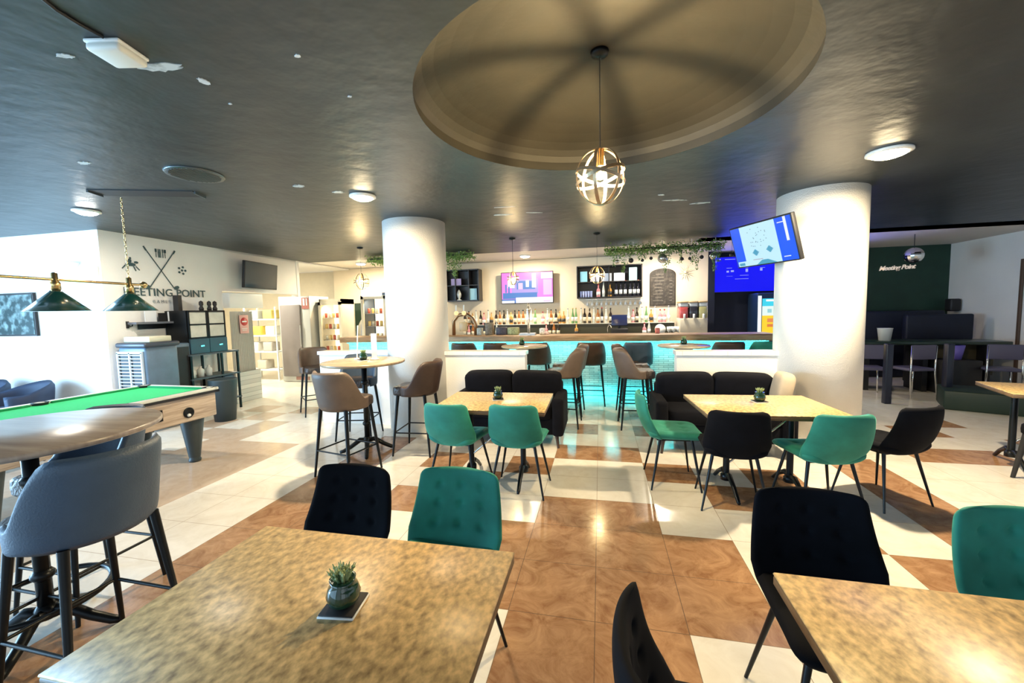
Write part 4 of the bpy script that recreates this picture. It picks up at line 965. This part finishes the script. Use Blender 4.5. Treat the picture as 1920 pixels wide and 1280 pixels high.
# beer tower / things on the bar top
t = thing('beer_tap_tower', 'tall chrome beer tap column standing on the bar top', 'beer tap', (-1.30, 4.32, 1.115))
b = MB(); b.lathe([(.07, 0), (.07, .02), (.025, .03), (.025, .42), (.03, .44), (.045, .46), (.048, .50), (.03, .53), (.02, .56), (.02, .60), (.001, .61)], n=20); b.build('column', mat('satin_nickel', (.72, .66, .56), .25, metal=.8), t)
b = MB(); b.box((0, -.12, .02), (.30, .18, .04)); b.build('drip_tray', steel, t)
b = MB(); b.tube((0, -.02, .47), (0, -.10, .45), .012); b.tube((0, -.10, .46), (0, -.10, .40), .012); b.build('spout', chrome, t)
t = thing('brass_beer_tower', 'curved brass beer font with round badges at the left of the bar', 'beer tap', (-2.62, 4.40, 1.115))
b = MB(); b.path([(-.22, 0, 0), (-.22, 0, .28), (-.12, 0, .40), (.05, 0, .42), (.18, 0, .34), (.24, 0, .20), (.24, 0, 0)], .035, n=12); b.build('arch', mat('dark_brass', (.28, .16, .08), .3, metal=.7), t)
for x_ in (-.14, .02): 
    b = MB(); b.ball((x_, -.05, .44), .045); b.build('badge', em('badge_glow', (1, .75, .35), 1.2), t)
    b = MB(); b.tube((x_, -.05, .48), (x_, -.05, .60), .012); b.build('tap_handle', white_p, t)
b = MB(); b.rbox((0, -.04, .17), (.16, .05, .18), .01); b.build('badge_plate', mat('tan_badge', (.62, .42, .20), .4), t)
for k, (x_, w_, h_, c_, nm) in enumerate(((-2.10, .16, .24, (.20, .15, .09), 'brown wooden menu box'), (-1.85, .22, .15, (.06, .05, .06), 'dark condiment caddy'), (-1.62, .22, .14, (.32, .34, .16), 'olive green caddy'), (-1.05, .10, .12, (.75, .70, .62), 'cream pot'), (-.97, .09, .05, (.75, .55, .5), 'low pink dish'), (-2.30, .10, .14, (.5, .5, .42), 'grey pot'), (1.05, .07, .10, (.8, .25, .22), 'coral pink cup'))):
    b = MB(); b.rbox((0, 0, h_/2), (w_, .12, h_), .012); b.build('caddy_x', mat('caddy_%d' % k, c_, .5, var=.3, scale=30), loc=(x_, 4.42, 1.115)).name = 'countertop_box'
    tag([o for o in COL.objects if o.name.startswith('countertop_box')][-1], nm+' standing on the bar top', 'container')
for o in [o for o in COL.objects if o.name.startswith('countertop_box')]: pass
t = thing('sink_tap', 'arched chrome sink tap behind the bar', 'tap', (.20, 6.02, .96))
b = MB(); b.path([(0, 0, 0), (0, 0, .2), (.03, -.03, .26), (.07, -.07, .24), (.08, -.08, .18)], .010); b.build('spout', chrome, t)
b = MB(); b.lathe([(.03, 0), (.03, .02), (.015, .03)], n=14); b.build('base', chrome, t)

# hanging greenery
def leaf_cloud(b, p, s, rnd):
    d = V((rnd.uniform(-1, 1), rnd.uniform(-1, 1), rnd.uniform(-1, .4))).normalized(); a = d.orthogonal().normalized()*s*.35
    q = V(p); b.add([q, q+d*s*.5+a, q+d*s, q+d*s*.5-a+V((0, 0, s*.1))], [(0, 1, 2, 3)], True)
def planter(loc, L_, label, strands, seed, wires):
    rnd = random.Random(seed); t = thing('hanging_planter', label, 'plant', loc)
    b = MB()
    for s in (-1, 1): b.tube((-L_/2, s*.10, 0), (L_/2, s*.10, 0), .010)
    for i in range(int(L_/.2)+1): b.tube((-L_/2+i*.2, -.10, 0), (-L_/2+i*.2, .10, 0), .006)
    b.build('grid_frame', black_metal, t)
    for x_ in wires: b = MB(); b.tube((x_, 0, 0), (x_, 0, H-loc[2]), .004, n=6); b.build('wire', white_p, t)
    b = MB()
    for _ in range(int(L_*1300)): leaf_cloud(b, (rnd.uniform(-L_/2-.05, L_/2+.05), rnd.uniform(-.17, .17), rnd.gauss(-.0, .045)), rnd.uniform(.025, .05), rnd)
    for (x_, ln) in strands:
        x2 = x_; y2 = rnd.uniform(-.14, .14)
        for k in range(int(ln/.0036)):
            f = k*.0036/ln; leaf_cloud(b, (x2+rnd.gauss(0, .032*(1-f*.6)), y2+rnd.gauss(0, .02), -k*.0036), rnd.uniform(.02, .042), rnd)
    b.build('foliage', leaf_m, t)
    return t
planter((1.15, 4.6, 2.66), 1.95, 'long hanging planter of trailing green leaves above the bar on the right', [(-.85, .28), (-.68, .42), (-.40, .20), (-.30, .18), (.05, .44), (.10, .3), (.32, .28), (.52, .30), (.60, .40), (.86, .46), (.92, .3), (-.55, .2)], 5, (-.5, .0, .5, .9))
planter((-3.6, 4.6, 2.72), 2.2, 'hanging planter of trailing green leaves behind the left pillar', [(.72, .42), (.80, .46), (.88, .30), (.66, .3), (-.9, .1), (-.2, .3)], 9, (-.9, .6, .85))
orn = [(-.55, .045, 0), (-.35, .03, 0), (-.20, .03, 0), (0.0, .085, 1), (.33, .032, 0), (.46, .028, 0), (.66, .035, 0), (.85, .06, 1), (1.15, .035, 0), (-.80, .04, 1)]
for i, (x_, r_, k_) in enumerate(orn):
    z_ = 2.46+random.uniform(-.02, .03)
    t = thing('hanging_bauble', ('mirrored' if k_ else 'dark')+' ball hanging under the right planter, %s from the left' % stuffname(sorted(range(10), key=lambda q: orn[q][0]).index(i)), 'bauble', (1.15+x_, 4.55, z_), 0, 'balls hanging under the planter')
    b = MB(); b.ball((0, 0, 0), r_, 10); b.build('ball', mat('mirror_ball', (.6, .6, .58), .15, metal=.9, var=.4, scale=60) if k_ else matte_black, t)
    b = MB(); b.tube((0, 0, r_*.9), (0, 0, H-z_), .002, n=5); b.build('string', black_metal, t)

# ============================================================ RIGHT SIDE
t = thing('arcade_machine', 'lit yellow and blue gaming machine beside the right pillar', 'gaming machine', (3.62, 6.55, 0))
b = MB(); b.rbox((0, 0, .95), (.62, .60, 1.78), .02); b.build('cabinet', mat('dark_blue_cabinet', (.01, .03, .08), .4), t)
b = MB(); b.box((-.27, -.31, 1.38), (.06, .02, .80)); b.build('side_light', em('side_glow', (.75, .95, 1), 1.6), t)
mz = []; b = MB()
for k, (a0, b0, a1, b1, c_) in enumerate(((-.22, .98, .30, 1.36, (1, .62, .03)), (-.22, 1.36, .30, 1.56, (.75, .90, .85)), (-.22, 1.56, .30, 1.72, (.05, .62, .80)), (-.12, 1.12, .0, 1.18, (.7, .2, .05)), (-.12, 1.22, .0, 1.30, (.75, .25, .08)), (.08, 1.14, .2, 1.30, (.45, .2, .15)), (-.12, 1.42, -.04, 1.50, (.3, .6, .65)), (-.15, 1.66, .28, 1.70, (.9, 1, 1)))):
    b.cur = k; mz.append(em('arcade_%d' % k, c_, 1.1)); yy = -.305-.0006*k
    b.add([(a0, yy, b0), (a1, yy, b0), (a1, yy, b1), (a0, yy, b1)], [(0, 1, 2, 3)])
b.build('display', mz, t)
b = MB(); b.rbox((.03, -.38, .93), (.58, .18, .10), .02); b.build('control_deck', mat('amber_deck', (.75, .5, .05), .4, emit=(1, .6, .05), es=.6), t)
area('arcade_glow', (3.62, 6.2, 1.4), (.5, .6), 3, (1, .8, .3), (0, -1, 0)); area('bluetv_glow', (3.18, 6.6, 2.28), (1.2, .7), 6, (.05, .1, 1), (0, -1, -.1))
# blue stage wash seen on the ceiling
area('blue_wash', (4.3, 6.2, 1.9), (.3, .3), 14, (.15, .2, 1), (-.35, -.6, .7))

t = thing('neon_sign', 'pale script sign reading Meeting Point on the dark green wall', 'sign', (6.42, 7.29, 2.34))
text('Meeting Point', .135, mat('sign_cream', (.75, .66, .56), .5, emit=(1, .8, .65), es=.25), t, face_y(0, 0, 0) @ Matrix.Rotation(.04, 4, 'Z'), shear=.35, spacing=.9, ext=.006, bold=.003)
t = thing('disco_ball', 'mirrored disco ball hanging before the dark green wall', 'disco ball', (5.60, 5.5, 2.42))
b = MB(); b.ball((0, 0, 0), .14, 18)
b.sm = [False]*len(b.sm); b.build('mirror_sphere', mat('disco_mirror', (.75, .75, .75), .08, metal=1), t)
b = MB(); b.tube((0, 0, .13), (0, 0, H-2.42), .005); b.build('hanger', black_metal, t)
b = MB(); b.rbox((0, 0, 0), (.18, .18, .26), .03); tag(b.build('wall_speaker', matte_black, loc=(7.28, 7.0, 1.50)), 'small dark speaker on the right wall beside the green wall', 'speaker')
# dark high counter table and dark seating
t = thing('stage_counter', 'long dark green counter table in the shadowy right corner', 'table', (5.62, 5.35, 0), R(-4))
b = MB(); b.rbox((0, 0, .86), (2.25, .62, .06), .015); b.build('top', mat('dark_green_top', (.012, .03, .022), .3), t)
for x_ in (-.85, .0, .85): b = MB(); b.box((x_, 0, .415), (.07, .5, .83)); b.build('leg', matte_black, t)
b = MB(); b.box((.62, .1, .56), (.86, .3, .54)); b.build('front_panel', ground_stage, t)
b = MB(); b.lathe([(.085, 0), (.11, .22), (.118, .225), (.105, .22), (.08, .01), (.001, .01)], n=24); tag(b.build('white_bucket', white_p, loc=(5.12, 5.35, .89)), 'white plastic bucket on the dark counter', 'bucket')
b = MB(); b.rbox((0, 0, .70), (1.5, .55, 1.40), .04); tag(b.build('dark_cabinet', navy_wall, loc=(6.20, 6.95, 0)), 'large dark box cabinet standing before the green wall', 'cabinet')
t = thing('bench_sofa', 'dark bench back rising behind the counter in the right corner', 'bench', (6.52, 6.15, 0))
b = MB(); b.rbox((0, .1, 1.08), (1.10, .14, .50), .03); b.build('backrest', navy_wall, t)
b = MB(); b.rbox((0, -.12, .40), (1.05, .5, .80), .02); b.build('base', matte_black, t)
b = MB(); b.box((-.45, .12, .45), (.06, .06, .9)); b.box((.45, .12, .45), (.06, .06, .9)); b.build('post', chrome, t)
stp = mat('violet_plastic', (.16, .13, .55), .5)
b = MB(); b.lathe([(.08, 0), (.12, .24), (.11, .24), (.075, .01), (.001, .01)], n=18); tag(b.build('purple_bucket', stp, loc=(5.95, 5.0, .59)), 'violet bucket below the dark counter', 'bucket')
b = MB(); b.rbox((0, 0, .295), (.5, .42, .59), .02); tag(b.build('stacked_crate', matte_black, loc=(5.95, 5.0, 0)), 'black crate below the dark counter under the violet bucket', 'crate')
def cafe_chair(loc, rz, label):
    t = thing('metal_chair', label, 'chair', loc, rz, 'dark metal chairs in the right corner'); cm = mat('violet_grey_seat', (.09, .085, .15), .5)
    b = MB(); b.rbox((0, 0, .47), (.40, .40, .05), .02); b.build('seat', cm, t)
    b = MB(); b.rbox((0, .19, .76), (.40, .03, .24), .02); b.build('backrest', cm, t)
    for sx in (-1, 1):
        b = MB(); b.path([(sx*.19, .20, .86), (sx*.19, .19, .47), (sx*.21, .23, 0)], .012); b.build('leg', chrome, t)
        b = MB(); b.path([(sx*.19, -.18, .46), (sx*.21, -.21, 0)], .012); b.build('leg', chrome, t)
    return t
cc = cafe_chair((4.55, 4.75, 0), R(170), 'violet grey metal chair just right of the right pillar')
dup(cc, (5.15, 4.70, 0), R(190), 'violet grey metal chair in front of the dark counter, middle one')
dup(cc, (6.35, 4.72, 0), R(160), 'violet grey metal chair in front of the dark counter, rightmost one')
t = thing('low_podium', 'low dark green platform on the floor in the right corner', 'platform', (5.95, 3.6, 0), R(-28))
b = MB(); b.rbox((0, 0, .14), (1.9, .7, .28), .02); b.build('deck', mat('dark_platform', (.012, .03, .022), .5), t)
for x_ in (4.42, 5.20): 
    b = MB(); b.rbox((0, 0, .47), (.09, .09, .94), .01); tag(b.build('dark_post', mat('navy_post', (.005, .008, .025), .4), loc=(x_, 4.05, 0)), 'slim navy post in front of the dark counter, %s one' % ('left' if x_ < 5 else 'right'), 'post', 'navy posts by the dark counter')
# black armchair at right edge
t = thing('armchair', 'black curved armchair with slim legs at the right edge of the photo', 'armchair', (3.93, .90, 0), R(20))
def PA(u, v):
    th = u*R(112); s = (v+1)/2; c = cos(th); return V(((.27+.02*s)*sin(th), -(.26+.03*s)*c, .50+.225*s*(.8+.2*max(0, c))))
b = MB(); b.pad(PA, .05, 36, 10); b.build('backrest', matte_black, t, weld=True)
b = MB(); b.soft((0, 0, .45), (.50, .50, .12), .35); b.build('seat', black_v, t)
for sx in (-1, 1):
    for sy in (-1, 1): b = MB(); b.tube((sx*.20, sy*.19, .60 if sy < 0 else .44), (sx*.24, sy*.24, 0), .024, .015); b.build('leg', matte_black, t)
b = MB(); b.rbox((.02, 0, 0), (.03, .05, 2.3), .004); tag(b.build('door_post', mat('brown_post', (.10, .06, .04), .5), loc=(7.36, 5.72, 1.15)), 'brown upright strip at the right edge on the white wall', 'post')

# ============================================================ FAR LEFT SEATS
def tub(loc, rz, label, m_):
    t = thing('tub_chair', label, 'armchair', loc, rz, 'navy tub chairs at far left')
    def P(u, v):
        th = u*R(120); s = (v+1)/2; return V(((.33+.02*s)*sin(th), -(.30+.05*s)*cos(th), .26+.50*s*(.75+.25*max(0, cos(th)))))
    b = MB(); b.pad(P, .07, 36, 10); b.build('backrest', m_, t, weld=True)
    b = MB(); b.soft((0, .02, .36), (.60, .60, .20), .3); b.build('seat', m_, t)
    for sx in (-1, 1):
        for sy in (-1, 1): b = MB(); b.tube((sx*.22, sy*.22, .30), (sx*.25, sy*.25, 0), .018, .012); b.build('leg', black_metal, t)
    return t
navyf = mat('navy_tub_fabric', (.02, .035, .075), .7, var=.1)
tb = tub((-7.55, .45, 0), R(170), 'navy tub chair against the white wall at far left', navyf)
dup(tb, (-6.35, -.35, 0), R(10), 'navy tub chair just behind the pool table at the far left edge')
dup(tb, (-8.35, .42, 0), R(185), 'navy tub chair at the extreme left edge by the wall')

for i_ in list(bpy.data.objects):
    if i_.name in ('x',): i_.name = 'notice'
